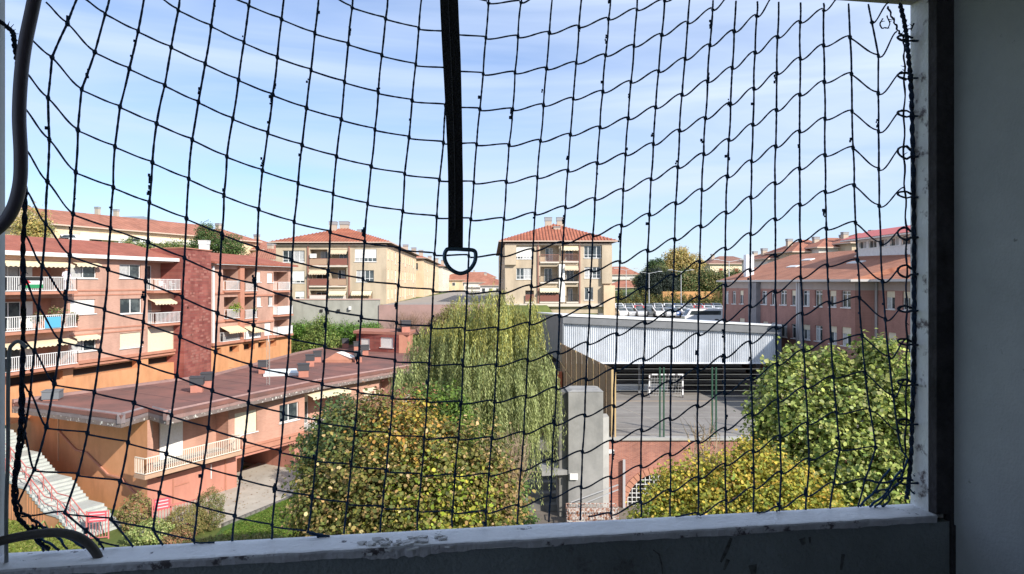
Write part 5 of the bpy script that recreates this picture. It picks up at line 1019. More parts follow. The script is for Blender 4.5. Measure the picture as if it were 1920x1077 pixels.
for (u, t) in ((.35,.45),(.62,.75),(.72,.5),(.30,.7),(.93,.85)):
    c_ = on_roof(u, t); e1_ = (on_roof(u+.02, t)-c_).normalized(); e2_ = (on_roof(u, t+.05)-c_).normalized(); nn = e1_.cross(e2_).normalized(); nn = nn if nn.z > 0 else -nn
    b = MB(); w_, h_ = 1.1, .35; q4 = [c_-e1_*w_-e2_*h_, c_+e1_*w_-e2_*h_, c_+e1_*w_+e2_*h_, c_-e1_*w_+e2_*h_]; b.hexa([q+nn*.005 for q in q4]+[q+nn*.1 for q in q4], white); b.build('roof_light', sc)
rebase(sc, (30, 60, 3.5))

# ------------------------------------------------------------------ sports court and its canopy
ct = empty('sports_court', 'raised sports court with asphalt floor above an orange brick wall with an arch', 'court')
ZC = 4.6; CL, CRr = P(1138, 820, 46).x, 27.5
b = MB(); b.prism([(CL+.02,46.4),(CRr,46.4),(26,82),(2.8,82)], 3.9, ZC, asphalt); b.build('court_floor', ct)
b = MB(); b.prism([(CL-.15,45.85),(CRr,45.85),(CRr,46.42),(CL-.15,46.42)], ZC-.05, ZC+.12, conc); b.build('coping', ct)
axc, aw, az, abase = P(1236, 900, 46).x, 2.2, 2.35, -.2
b = MB(); n_ = 16; arc = [(axc - aw*math.cos(math.pi*i/n_), .1 + (az-.1)*math.sin(math.pi*i/n_)) for i in range(n_+1)]
def fwl(pts, dy=46.0): return [(x, dy, z) for x, z in pts]
b.face(fwl([(CL,-.5),(axc-aw,-.5),(axc-aw,arc[0][1]),(CL,arc[0][1])]), brickW); b.face(fwl([(CL,arc[0][1]),(axc-aw,arc[0][1]),(axc-aw,ZC-.05),(CL,ZC-.05)]), brickW)
b.face(fwl([(axc+aw,-.5),(CRr,-.5),(CRr,ZC-.05),(axc+aw,ZC-.05)]), brickW)
for p, q in zip(arc, arc[1:]): b.face(fwl([p, q, (q[0],ZC-.05), (p[0],ZC-.05)]), brickW); b.face([(p[0],46,p[1]),(q[0],46,q[1]),(q[0],46.6,q[1]),(p[0],46.6,p[1])], brickW)
b.face([(CL,46,-.5),(CL,46,ZC-.05),(CL-.8,52,ZC-.05),(CL-.8,52,-.5)], brickW); b.build('brick_wall', ct)
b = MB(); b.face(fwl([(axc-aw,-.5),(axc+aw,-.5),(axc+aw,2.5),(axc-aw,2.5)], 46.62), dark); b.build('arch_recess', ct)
for i in range(22):      # voussoirs
    a0, a1 = math.pi*(i+.06)/22, math.pi*(i+.94)/22; b = MB(); o_ = .42
    q = [(axc-aw*math.cos(a0), .1+(az-.1)*math.sin(a0)), (axc-aw*math.cos(a1), .1+(az-.1)*math.sin(a1)), (axc-(aw+o_)*math.cos(a1), .1+(az-.1+o_)*math.sin(a1)), (axc-(aw+o_)*math.cos(a0), .1+(az-.1+o_)*math.sin(a0))]
    b.hexa([(x,45.93,z) for x, z in q]+[(x,46.02,z) for x, z in q], mat('arch_brick', (.50,.24,.16), .9, (.42,.19,.12), 4)); b.build('arch_brick', ct)
b = MB(); gm_ = mat('white_grille', (.62,.62,.58), .6)
for i in range(15): x = axc-aw+.15+i*.29; t = (x-axc)/aw; zt = .1+(az-.1)*math.sqrt(max(0,1-t*t)); b.bar((x,46.2,-.3),(x,46.2,zt-.03),.05,gm_)
for j in range(8): z = .1+j*.29; t = math.sqrt(max(0,1-((z-.1)/(az-.1))**2)); b.bar((axc-aw*t,46.22,z),(axc+aw*t,46.22,z),.05,gm_)
b.build('window_grille', ct)
b = MB(); x = P(1170,900,45.8).x; b.bar((x,45.8,.1),(x,45.8,3.3),.16,mat('grey_pipe', (.42,.40,.40), .6)); b.build('downpipe', ct)
b = MB(); p = P(1143,846,45.8); b.box((p.x,45.7,p.z),(.55,.35,.2),white); b.build('flood_light', ct)
# court markings and rear steps
b = MB(); 
def mark(p, q, w=.1, m_=None): b.prism([(p[0]-w/2 if p[1] != q[1] else p[0], p[1]-(w/2 if p[1] == q[1] else 0)), (q[0]-w/2 if p[1] != q[1] else q[0], q[1]-(w/2 if p[1] == q[1] else 0)), (q[0]+w/2 if p[1] != q[1] else q[0], q[1]+(w/2 if p[1] == q[1] else 0)), (p[0]+w/2 if p[1] != q[1] else p[0], p[1]+(w/2 if p[1] == q[1] else 0))], ZC+.004, ZC+.008, m_ or mat('worn_line', (.50,.44,.34), .9, (.36,.31,.26), 2))
mark((5.6,60.8),(25,60.8),.12,mat('orange_line', (.50,.30,.14), .9)); mark((7,47.5),(24,47.5),.06); mark((12,48),(9,58),.05); b.build('court_line', ct)
for k in range(4): b = MB(); b.prism([(3.5,71.5+k*1.3),(25,71.5+k*1.3),(25,77),(3.5,77)], ZC+.001+k*.4, ZC+.40+k*.4, mat('bleacher', (.26,.235,.21), .9, (.2,.185,.17), 1)); b.build('bleacher_step', ct)
b = MB(); b.prism([(3.6,66.9),(15,66.9),(15,67.2),(3.6,67.2)], ZC, ZC+.6, white); b.build('sunlit_floor_strip', ct)  # white box standing in for a patch of sunlit floor
rebase(ct, (15, 46, 0))
cn = empty('canopy', 'court canopy faced with white ribbed metal sheet under a grey fascia', 'canopy'); YC = 62.0
def cz(px, py): return P(px, py, YC)
x0, x1 = cz(1057,600).x, cz(1457,600).x
ztL, ztR, zb = cz(1057,606).z, cz(1457,626).z, cz(1200,681).z
b = MB(); n_ = 112; pr = None; k = mat('white_ribbed_sheet', (.62,.65,.68), .5, (.54,.57,.60), .8, spec=.4, extra=grimy)
for i in range(n_*4+1):
    ph = i % 4; x = x0+(x1-x0)*i/(n_*4); y = YC - (.075 if ph in (1,2) else 0); zt = ztL+(ztR-ztL)*i/(n_*4); cur = ((x,y,zb+.05),(x,y,zt))
    if pr: b.face([pr[0], cur[0], cur[1], pr[1]], k)
    pr = cur
o = b.build('ribbed_sheet', cn)
b = MB(); b.prism([(x0,YC+.01),(x1,YC+.01),(x1,YC+.12),(x0,YC+.12)], zb, zb+1, metal_g); b.bar((x0,YC-.05,zb),(x1,YC-.05,zb),.14,metal_w,.12); b.build('bottom_rail', cn)
zeL, zeR = cz(1057,593).z+.12, cz(1457,612).z+.12
b = MB(); b.hexa([(x0-.1,YC-.35,ztL),(x1+.2,YC-.35,ztR),(x1+.2,YC,ztR),(x0-.1,YC,ztL),(x0-.1,YC-.35,zeL-.12),(x1+.2,YC-.35,zeR-.12),(x1+.2,YC,zeR-.12),(x0-.1,YC,zeL-.12)], metal_g); b.build('fascia', cn)
b = MB(); xl, yl = P(1008,585,86).x, 86
rf = [(x0-.15,YC-.45,zeL-.1),(x1+.25,YC-.45,zeR-.1),((1462-CX)/F*yl,yl,P(0,607,yl).z-.14),(xl-.3,yl,P(0,585,yl).z-.14)]
b.hexa(rf+[(x,y,z+.14) for x,y,z in rf], roof_w); b.build('roof', cn)
b = MB(); b.hexa([(x0-.12,YC-.3,zb),(x0,YC-.3,zb),(xl,yl,zb-.5),(xl-.12,yl,zb-.5),(x0-.12,YC-.3,zeL-.12),(x0,YC-.3,zeL-.12),(xl,yl,P(0,586,yl).z-.2),(xl-.12,yl,P(0,586,yl).z-.2)], mat('blue_grey_sheet', (.20,.215,.23), .6, (.17,.18,.19), 1)); b.build('side_cladding', cn)
b = MB(); b.bar((x1+.1,YC-.2,5.0),(x1+.1,YC-.2,zeR-.1),.32,mat('dark_blue_grey_post', (.06,.075,.10), .6)); b.build('corner_post', cn)
for x in (x0+.3, 12, 20): b = MB(); b.bar((x,YC+3.4,ZC),(x,YC+3.4,zb),.2,metal_g); b.build('post', cn)
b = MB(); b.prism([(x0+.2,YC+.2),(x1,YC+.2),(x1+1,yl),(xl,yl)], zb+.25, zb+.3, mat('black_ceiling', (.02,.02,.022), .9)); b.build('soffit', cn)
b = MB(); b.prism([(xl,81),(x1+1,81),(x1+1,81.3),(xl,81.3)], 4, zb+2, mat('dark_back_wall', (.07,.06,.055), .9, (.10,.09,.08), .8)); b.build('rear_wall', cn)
rebase(cn, (12, 66, ZC))
fn = empty('court_fence', 'green posts and thin horizontal wires fencing the front of the court', 'fence')
for x in (1150, 1241, 1339, 1436, 1530): 
    for d in (-.13, .13):
        if x == 1150 and d < 0: continue
        p = P(x, 690, 46.15); b = MB(); b.bar((p.x+d,46.15,ZC),(p.x+d,46.15,9.35),.09,green_p if x > 1200 else tan_post); b.build('post', fn)
for k in range(13): z = 9.25 - k*.36; b = MB(); b.bar((P(1150,700,46.15).x,46.15,z),(22,46.15,z),.016,wire_m,.012); b.build('wire', fn)
rebase(fn, (14, 46.15, ZC))
wn = empty('windbreak_fence', 'tan panelled side fence with pale posts and braces on the left of the court', 'fence')
pa, pb_ = Vector((6.72,46.1)), Vector((4.0,56.2)); n_ = 9
for i in range(n_):
    p, q = pa.lerp(pb_, i/n_), pa.lerp(pb_, (i+1)/n_); zt0, zt1 = 9.25+.8*i/n_, 9.25+.8*(i+1)/n_; d = (q-p).normalized()*.04; e = Vector((d.y,-d.x))*.6
    b = MB(); b.hexa([(p.x+d.x,p.y+d.y,4.4),(q.x-d.x,q.y-d.y,4.4),(q.x-d.x+e.x,q.y-d.y+e.y,4.4),(p.x+d.x+e.x,p.y+d.y+e.y,4.4),(p.x+d.x,p.y+d.y,zt0),(q.x-d.x,q.y-d.y,zt1),(q.x-d.x+e.x,q.y-d.y+e.y,zt1),(p.x+d.x+e.x,p.y+d.y+e.y,zt0)], tan_p); b.build('panel', wn)
for i in range(n_+1): p = pa.lerp(pb_, i/n_); b = MB(); b.bar((p.x-.05,p.y,4.4),(p.x-.05,p.y,9.3+.8*i/n_),.06 if i else .14,tan_post if i % 3 == 0 else mat('brown_post', (.20,.12,.07), .7)); b.build('post', wn)
b = MB(); b.bar((pb_.x-.1,pb_.y,8.6),(pa.lerp(pb_,.3).x-.1,pa.lerp(pb_,.3).y,5.6),.06,tan_post); b.bar((pa.lerp(pb_,.3).x-.1,pa.lerp(pb_,.3).y,6.9),(pa.x-.12,pa.y,4.9),.05,tan_post); b.build('brace', wn)
b = MB(); b.bar((pb_.x-.15,pb_.y-.3,4),(pb_.x-.15,pb_.y-.3,7.8),.35,mat('orange_red_post', (.50,.14,.06), .7)); b.build('end_post', wn)
rebase(wn, (5.4, 51, 4.4))
# handball goal
gl = empty('goal', 'banded white handball goal with a dark net at the back of the court', 'goal'); gp = P(1249, 746, 62.5); gw_ = mat('goal_white', (.8,.8,.78), .5); gd = mat('goal_dark_band', (.10,.09,.10), .5)
def banded(a, c, nm):
    a, c = Vector(a), Vector(c); n = max(4, int((c-a).length/.25)); 
    b = MB()
    for i in range(n): b.bar(a.lerp(c, i/n), a.lerp(c, (i+1)/n), .11, gw_ if i % 3 else gd)
    b.build(nm, gl)
banded((-1.5,0,0),(-1.5,0,2.05),'post'); banded((1.5,0,0),(1.5,0,2.05),'post'); banded((-1.55,0,2.1),(1.55,0,2.1),'crossbar')
b = MB()
for i in range(13): x = -1.5+i*.25; b.bar((x,.05,2.05),(x,.9,.05),.015,gw_); 
for i in range(8): z = .1+i*.27; y = .05+.85*(2.05-z)/2; b.bar((-1.5,y,z),(1.5,y,z),.015,gw_); b.bar((-1.5,0,z),(-1.5,y,z),.02,gw_); b.bar((1.5,0,z),(1.5,y,z),.02,gw_)
b.build('net', gl); gl.location = (gp.x, 62.5, ZC+.01)
# concrete box beside the court, slab and yard wall coloured dark for the shady gap
pl_ = empty('concrete_tower', 'pale concrete box tower with a chamfered top, left of the brick court wall', 'tower'); xa, xb = P(1066,800,43.6).x, P(1131,800,43.6).x; zt = P(1100,735,43.6).z
b = MB(); b.prism([(xa,43.6),(xb,43.6),(xb-.1,45.9),(xa-.1,45.9)], -.3, zt, conc_l); b.build('shaft', pl_)
b = MB(); q0 = [(xa-.03,43.57,zt),(xb+.03,43.57,zt),(xb-.07,45.9,zt),(xa-.13,45.9,zt)]; q1_ = [(xa+.25,43.8,zt+.07),(xb-.25,43.8,zt+.07),(xb-.35,45.7,zt+.07),(xa+.15,45.7,zt+.07)]; b.hexa(q0+q1_, conc_l); b.build('top', pl_)
b = MB(); b.prism([(xa-.55,44.0),(xa-.01,44.0),(xa-.1,46),(xa-.65,46)], -.3, zt-.1, conc_d); b.build('shaded_side_strip', pl_)  # added dark box standing for the tower's shaded left face
b = MB(); b.prism([(xb+.01,44.6),(CL-.02,44.9),(CL-.02,46),(xb+.01,46)], -.3, 6.3, conc); b.build('side_wall', pl_)
b = MB(); p = P(1076,894,43.5); b.box((p.x,43.5,p.z),(.5,.12,.38),shut_w); b.build('junction_box', pl_); rebase(pl_, ((xa+xb)/2, 44.5, 0))
sl_ = empty('concrete_steps', 'dark concrete steps and jutting pale slab in the shady gap left of the concrete tower', 'steps')
p = P(1048,888,44); b = MB(); b.prism([(p.x-1.1,43.4),(p.x+1.2,43.8),(p.x+1.2,45.4),(p.x-1.4,45.4)], p.z, p.z+.3, conc_l); b.build('slab', sl_)
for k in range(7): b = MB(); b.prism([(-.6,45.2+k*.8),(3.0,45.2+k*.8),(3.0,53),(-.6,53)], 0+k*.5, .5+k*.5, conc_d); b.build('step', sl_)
rebase(sl_, (1.2, 46, 0))
dw = MB(); dw.prism([(-3,52),(4.3,52),(4.3,52.4),(-3,52.4)], 0, 6.2, mat('shaded_red_wall', (.16,.06,.045), .9, (.10,.05,.04), 1)); tag(dw.build('yard_wall'), 'red wall coloured dark as shade behind the willow and the concrete steps', 'wall')  # shade of the gap is put into this wall's dark colour
cg = empty('crate_trolley', 'rusty white mesh cage trolley standing just above the sill, below the concrete tower', 'trolley'); g = G(1110, 985, .1); b = MB(); w_, h_, d_ = 3.1, 1.15, 1.0; rm = mat('flaking_white_metal', (.55,.52,.48), .7, (.28,.12,.07), 6, 6, mixlo=.45, mixhi=.55)
for z in (.1, .4, .7, h_): 
    for y in (-d_/2, d_/2): b.bar((-w_/2,y,z),(w_/2,y,z),.045,rm)
    for x in (-w_/2, w_/2): b.bar((x,-d_/2,z),(x,d_/2,z),.045,rm)
for i in range(19): 
    x = -w_/2+w_*i/18
    for y in (-d_/2, d_/2): b.bar((x,y,.1),(x,y,h_),.03,rm)
b.build('cage', cg); b = MB(); b.box((0,.2,.55),(w_*.92,d_*.4,.75),rust); b.build('load', cg)
b = MB(); b.bar((-w_/2+.3,.6,1.2),(w_/2+.2,.9,2.2),.06,mat('grey_rail', (.4,.4,.4), .5)); b.bar((-w_/2+.6,.6,.9),(w_/2+.2,.9,1.9),.06,mat('grey_rail', (.4,.4,.4), .5)); b.build('rail', cg); cg.location = (g.x, g.y, .12)
p = P(962, 920, 40); b = MB(); b.bar((p.x,40,0),(p.x,40,4.2),.22,mat('blue_white_post', (.55,.62,.66), .6)); tag(b.build('garden_pole'), 'pale bluish post standing under the right skirts of the willow', 'pole')
# grey terrace wall behind
gw = empty('retaining_wall', 'long grey-green rendered terrace wall below the left cream flats', 'wall'); b = MB(); b.prism([(-30.5,89.5),(-17.3,90.2),(-17.3,91),(-30.5,91)], 7, 12.75, mat('grey_green_render', (.36,.36,.31), .9, (.29,.29,.25), .5, 8, extra=grimy)); b.build('wall', gw)
b = MB(); b.prism([(-30.6,89.4),(-17.2,90.1),(-17.2,91.1),(-30.6,91.1)], 12.753, 12.87, mat('pink_coping', (.50,.36,.30), .9)); b.build('coping', gw)
for x in (602, 614, 634): b = MB(); b.box((P(x,0,89.6).x, 89.75, P(0,583 if x != 614 else 586,89.6).z), (.35,.2,.35), dark); b.build('vent', gw)
b = MB(); b.box((P(656,0,89.7).x,89.75,P(0,578,89.7).z),(.3,.3,.45),white); b.build('wall_lamp', gw); rebase(gw, (-24, 90, 7))
pw = MB(); pw.prism([(-17.28,90.0),(-2,91),(-2,91.8),(-17.28,90.9)], 7, 12.1, mat('pink_render', (.36,.235,.205), .9, (.28,.19,.165), .6, 7)); tag(pw.build('terrace_wall'), 'faded pink terrace wall with bare climbers, behind the willow top', 'wall')

# ------------------------------------------------------------------ vegetation
def blob(px, py, Y, r, ry=None, rz=None): p = P(px, py, Y); return (p.x, p.y, p.z, r, ry or r, rz or r)
OL = [(.10,.105,.028),(.15,.135,.035),(.20,.15,.05),(.07,.085,.022),(.27,.18,.07),(.34,.25,.12)]
t1 = tree('autumn_tree', 'broad tree of mixed olive and tan autumn leaves at bottom centre', 'tree', (-2.9, 23.4, 0),
  [blob(650,850,24.5,1.7), blob(760,845,24,1.8), blob(860,880,23.5,1.7), blob(620,930,23,1.4), blob(720,930,22.6,1.9), blob(830,960,22.5,1.9), blob(920,930,23.5,1.25), blob(640,1010,22.5,1.5), blob(760,1040,22,1.9), blob(900,1020,22.5,1.5), blob(590,985,22.6,.6), blob(700,800,25,1.1)],
  5200, 12, .20, .13, OL, [4.5,3.5,2,4.5,1.6,1.2], tpl=LEAF6, trunk_r=.28, inner=.35,
  blobcols={1: ([(.30,.22,.04),(.36,.20,.05),(.16,.16,.03)], .6), 5: ([(.20,.26,.03),(.30,.28,.04),(.14,.16,.03)], .6), 0: ([(.05,.08,.03),(.07,.10,.035),(.12,.13,.04)], .7), 6: ([(.25,.17,.08),(.20,.14,.06)], .6), 11: ([(.20,.11,.06),(.13,.11,.04)], .6)})
tree('red_leaf_tree', 'small tree with dusty red leaves just above the top left of the autumn tree', 'tree', (-5.4, 28.6, 0), [blob(705,790,28.5,1.1), blob(735,765,28.5,.75), blob(690,830,28.5,1.1), blob(795,765,29,.8)], 420, 10, .2, .15, [(.27,.10,.075),(.33,.15,.11),(.20,.14,.05)], tpl=LEAF4, trunk_r=.14)
tree('dark_shrub_tree', 'small dark green tree at the upper left shoulder of the autumn tree', 'tree', (-8.3, 28.2, 0), [blob(640,790,28,1.0), blob(610,840,27.5,1.0), blob(600,890,27,.9), blob(660,775,28.5,.6)], 620, 10, .18, .14, [(.045,.075,.03),(.07,.10,.04),(.11,.13,.06)], tpl=LEAF4, trunk_r=.14)
tree('green_vine_tree', 'bright green leafy clump between the autumn tree and the willow', 'tree', (-2.9, 27.3, 0), [blob(835,770,28,1.0), blob(850,810,27.5,1.1), blob(800,745,28.5,.6), blob(875,850,27,.8)], 560, 10, .17, .15, [(.08,.13,.022),(.12,.17,.03),(.05,.085,.018)], trunk_r=.14)
def twig_bush(name, label, px, py, Y, h, w, n, col, basez=None, cat='bush'):
    p = P(px, py, Y); base = Vector((p.x, Y, basez if basez is not None else p.z-h)); m = mat('twig_'+name, col, .9, tuple(c*.7 for c in col), 5); b = MB()
    for i in range(n):
        a = random.uniform(0,6.28); r = random.uniform(.2,1)*w; tip = Vector((math.cos(a)*r, math.sin(a)*r, (p.z-base.z)+h*random.uniform(-.6,.5)))
        st_ = Vector((math.cos(a)*.1, math.sin(a)*.1, 0)); mid = st_.lerp(tip,.6)+Vector((random.uniform(-.15,.15),random.uniform(-.15,.15),random.uniform(0,.3)))
        b.tube([st_, mid, tip], [.03,.018,.006], m, 3)
        for k in range(4): q = mid.lerp(tip, random.random()); b.tube([q, q+Vector((random.uniform(-.4,.4),random.uniform(-.4,.4),random.uniform(-.1,.6)))], [.012,.004], m, 3)
    o = b.build(name); o.location = base; return tag(o, label, cat)
twig_bush('bare_bush', 'bare pale twiggy bush at the right edge of the autumn tree', 945, 850, 26, 1.6, 1.1, 130, (.36,.27,.18), 6)
twig_bush('bare_tree', 'thin bare branches rising above the yellow tree in front of the brick wall', 1320, 830, 19.5, 1.2, .55, 40, (.34,.26,.17), 8)
tree('ivy_bush', 'light green ivy-covered bush low between the autumn tree and the shady yard', 'bush', (.4, 30, 0), [blob(970,930,30,.5,.5,1.3), blob(975,985,30,.6,.6,1.0)], 260, 9, .13, .14, [(.10,.16,.04),(.15,.21,.06),(.07,.11,.03)], trunk_r=.05)
# weeping willow
wl = empty('willow_tree', 'tall weeping willow with curtains of fine yellow-green foliage, centre of the view', 'tree'); wb = Vector((-1.6, 40.5, 0)); n_s = 8200; Vs, Fs, Cs, cnt_ = [], [], [], 0
wc = [(-1.9,40.5,11.0,3.3,3.0,3.6),(-4.9,40.5,8.7,2.7,2.4,3.1),(.1,40.5,9.0,2.3,2.4,3.2),(.7,39.8,6.9,1.5,2.0,2.2),(-1.6,38.6,8.4,3.2,2.4,2.9),(-3.6,41.5,11.8,1.6,2,1.5),(-.8,40.5,12.6,2.4,2.4,2.1)]
wts = np.array([3,2,3,1.3,3,1,2.2]); wts = wts/wts.sum()
for i in range(n_s):
    if i % 17 == 0:
        c = wc[RNG.choice(len(wc), p=wts)]; d = RNG.normal(0,1,3); d[2] = abs(d[2])*.75; d /= np.linalg.norm(d); rr = RNG.uniform(.62,1.08); bt = RNG.uniform(.6,1.35); LB = RNG.uniform(.9,3.6)
    p = np.array(c[:3]) + d*np.array(c[3:])*rr + RNG.normal(0,.13,3)*np.array([1,1,1.6]); Ln = LB*RNG.uniform(.6,1.2)*(1.15 if abs(d[2]) < .5 else .75); k = int(Ln/.12); out_ = np.array([d[0],d[1],0])*.28; sway = RNG.normal(0,.12,3); tint = bt*RNG.uniform(.8,1.2)
    yel = 1.0 if p[2] > 12 and RNG.uniform() < .65 else 0.0
    base_c = np.array([.38,.36,.10]) if yel else np.array([.33,.36,.145] if RNG.uniform() < .72 else [.20,.24,.09])
    if p[2] < 4.5: continue
    tt = np.arange(1,k+1)/k
    pos = p + np.outer(np.sin(tt*1.4), out_)*Ln*.5 + np.outer(tt, sway) - np.outer(tt**1.35, [0,0,Ln]); pos[:,2] = np.maximum(pos[:,2], 3.6+.6*np.sin(p[0]*3))
    ang = RNG.uniform(0,6.28,k); ll = RNG.uniform(.15,.27,k); ww_ = .021
    dirv = np.stack([np.cos(ang)*.45, np.sin(ang)*.45, -np.ones(k)*.85],1); side = np.stack([-np.sin(ang)+RNG.normal(0,.4,k), np.cos(ang)+RNG.normal(0,.4,k), RNG.normal(0,.3,k)],1)
    Q = np.stack([pos, pos+dirv*ll[:,None]*.5+side*ww_, pos+dirv*ll[:,None], pos+dirv*ll[:,None]*.5-side*ww_],1).reshape(-1,3)
    Vs.append(Q); Fs.append((np.arange(k)[:,None,None]*4+np.array([[0,1,2],[0,2,3]])[None]).reshape(-1,3)+cnt_); cnt_ += 4*k
    Cs.append(np.repeat(np.clip(base_c[None]*tint*RNG.uniform(.75,1.3,(k,1)),.01,1),4,axis=0))
raw_mesh('crown', wl, np.concatenate(Vs)-np.array(wb), np.concatenate(Fs), np.concatenate(Cs), leafm)
b = MB(); b.tube([Vector((0,0,-.4)),Vector((0,0,.6)),Vector((.1,.1,3)),Vector((-.1,0,6))], [.55,.42,.34,.28], bark, 9); b.build('trunk', wl, True); b = MB(); limbs(b, Vector((0,0,4.5)), [Vector(c[:3])+Vector((0,0,c[5]*.7))-wb for c in wc]*2, .2); b.build('limbs', wl, True); wl.location = wb
# plane tree at right, yellow tree
PL = [(.185,.22,.05),(.26,.285,.08),(.075,.105,.028),(.27,.28,.11),(.04,.06,.016)]
tree('plane_tree', 'large fresh green plane tree filling the lower right of the opening', 'tree', (9.0, 19.5, 0),
  [blob(1480,760,19.5,1.05), blob(1470,700,19.8,.55), blob(1520,820,19,1.2), blob(1600,760,19.5,1.3), blob(1660,700,19.6,.95), blob(1560,690,20,.6), blob(1445,800,19.5,.65), blob(1680,820,19,1.3), blob(1590,880,18.6,1.4), blob(1500,900,18.8,1.2), blob(1680,930,18.5,1.4), blob(1550,960,18.4,1.4), blob(1640,660,19.7,.45), blob(1410,880,19.3,.55), blob(1420,780,19.6,.32), blob(1500,672,19.9,.35), blob(1700,740,19.3,.9)],
  2700, 12, .15, .125, PL, [3,3,2,1.5,1], tpl=LEAF6, trunk_r=.26, inner=.3, tilt=.5)
tree('yellow_tree', 'low tree of golden yellow leaves in front of the brick court wall', 'tree', (4.9, 16.8, 0),
  [blob(1290,915,17,.62), blob(1240,935,16.8,.45), blob(1360,895,17,.7), blob(1430,880,17.2,.6), blob(1480,915,17,.58), blob(1535,940,17,.45), blob(1330,975,16.6,1.0), blob(1440,960,16.6,1.0), blob(1240,985,16.5,.7), blob(1530,980,16.6,.8), blob(1400,845,17.3,.25), blob(1250,890,16.9,.18)],
  2300, 11, .13, .085, [(.36,.27,.045),(.29,.26,.045),(.20,.205,.04),(.12,.15,.03),(.38,.26,.06)], [3,3,2.5,1.5,1], tpl=LEAF6, trunk_r=.16, inner=.35, blobcols={6: ([(.15,.16,.03),(.22,.20,.03)], .7), 7: ([(.15,.17,.03),(.24,.22,.03)], .7), 8: ([(.12,.15,.03),(.2,.2,.03)], .7), 9: ([(.16,.18,.03),(.24,.22,.04)], .6)})
# garden at lower left
def gshrub(name, label, px, py, h, w, n, size, cols, flat=1.0, z0=.1, cat='shrub', d=None, rot=0):
    g = G(px, py, z0); dd = d or w; base = (g.x, g.y+dd/2, z0); bl = [(g.x, g.y+dd/2, z0+h*.5, w/2, dd/2, h*.55)]
    root = empty(name, label, cat); pts, nr, kk, cc, ck = crown_pts(bl, n, 9, .07, .75); pts[:,2] = np.maximum(pts[:,2], z0+.03); leaves('foliage', root, pts-np.array(base), nr, size, palette(len(pts), cols), leafm2, LEAF4)
    b = MB(); [b.tube([Vector((0,0,0)), Vector((random.uniform(-.3,.3)*w, random.uniform(-.3,.3)*dd, h*.7))], [.05,.01], bark, 4) for _ in range(7)]; b.build('stems', root); root.location = base; return root
HC = [(.10,.12,.035),(.14,.13,.045),(.18,.13,.06),(.07,.09,.025)]
gshrub('clipped_hedge', 'tall rounded clipped bush between the salmon wall and the lawn', 382, 1000, 2.3, 1.7, 900, .07, HC, d=1.6)
gshrub('clipped_hedge', 'sloping brownish hedge left of the tall rounded bush', 335, 1012, 1.6, 2.3, 900, .07, [(.17,.15,.05),(.20,.15,.06),(.12,.12,.035)], d=1.8)
gshrub('low_hedge', 'low clipped brown-green hedge running along the near edge of the lawn', 450, 1042, .9, 6.5, 1300, .07, HC, d=1.1)
gshrub('garden_shrub', 'loose shrub with brown leaves at the foot of the orange end wall', 240, 1000, 1.9, 1.9, 420, .11, [(.16,.14,.05),(.20,.12,.07),(.12,.14,.04)])
gshrub('garden_shrub', 'light green spiky shrub just right of the stair foot', 262, 1032, 1.1, 2.4, 420, .13, [(.18,.22,.07),(.24,.25,.10),(.12,.15,.04)])
gshrub('garden_shrub', 'small reddish shrub at the left end of the low hedge', 325, 1035, .8, 1.5, 260, .10, [(.22,.11,.06),(.15,.12,.05)])
def palm(px, py, label):
    g = G(px, py, 0); r = empty('spiky_plant', label, 'plant')
    for k in range(26):
        a = random.uniform(0,6.28); L_ = random.uniform(.9,1.5); b = MB(); e = Vector((math.cos(a), math.sin(a), 0)); s_ = Vector((-e.y, e.x, 0))*.05; up_ = random.uniform(.4,1.1)
        p1, p2 = e*L_*.5+Vector((0,0,up_)), e*L_+Vector((0,0,up_*.6)); m_ = mat('agave_green', (.20,.27,.07), .6, (.26,.30,.10), 4)
        b.face([-s_, s_, p1+s_, p1-s_], m_); b.face([p1-s_, p1+s_, p2], m_); b.build('leaf', r)
    r.location = g
palm(98, 1005, 'spiky yellow-green plant left of the stair foot'); 
# hedge bank and trees in the middle distance
def farhedge(name, label, x0, y0, x1, y1, h, w, n, size, cols, z0, cat='hedge'):
    a, c = Vector((x0,y0,z0)), Vector((x1,y1,z0)); k = max(3, int((c-a).length/(w*.8))); bl = []
    for i in range(k): p = a.lerp(c, (i+.5)/k); bl.append((p.x+random.uniform(-.2,.2)*w, p.y+random.uniform(-.2,.2)*w, z0+h*.5, w*.6, w*.6, h*.55*random.uniform(.8,1.15)))
    root = empty(name, label, cat); pts, nr, *_ = crown_pts(bl, n, 9, size*1.4, .6); base = np.array([(x0+x1)/2,(y0+y1)/2,z0]); leaves('foliage', root, pts-base, nr, size, palette(len(pts), cols), leafm2)
    b = MB()
    for q in bl: b.tube([Vector((q[0],q[1],z0-.2))-Vector(base), Vector((q[0],q[1],q[2]))-Vector(base)], [.08,.03], bark, 4)
    b.build('stems', root); root.location = base; return root
farhedge('green_hedge', 'bright green hedge bank at the foot of the grey-green terrace wall', -31.5, 88.3, -16.5, 88.6, 2.2, 1.7, 2600, .16, [(.07,.14,.02),(.10,.19,.03),(.05,.09,.02)], 7.6)
tree('round_tree', 'small yellow-green tree in front of the grey-green terrace wall', 'tree', (-22.9, 86.5, 7), [blob(598,640,86.5,2.2,1.8,2.6), blob(580,655,86,1.6), blob(620,650,86,1.6), blob(603,606,86.5,1.0)], 900, 9, .25, .22, [(.13,.18,.045),(.18,.22,.06),(.07,.11,.03)], trunk_r=.15)
twig_bush('climber', 'brown bare climber spread on the pink terrace wall, left half', 765, 596, 88.5, 1.6, 2.6, 150, (.30,.20,.14), 8.2, 'climber')
twig_bush('climber', 'brown bare climber spread on the pink terrace wall, nearer the willow', 820, 596, 88.5, 1.6, 2.4, 130, (.33,.24,.17), 8.2, 'climber')
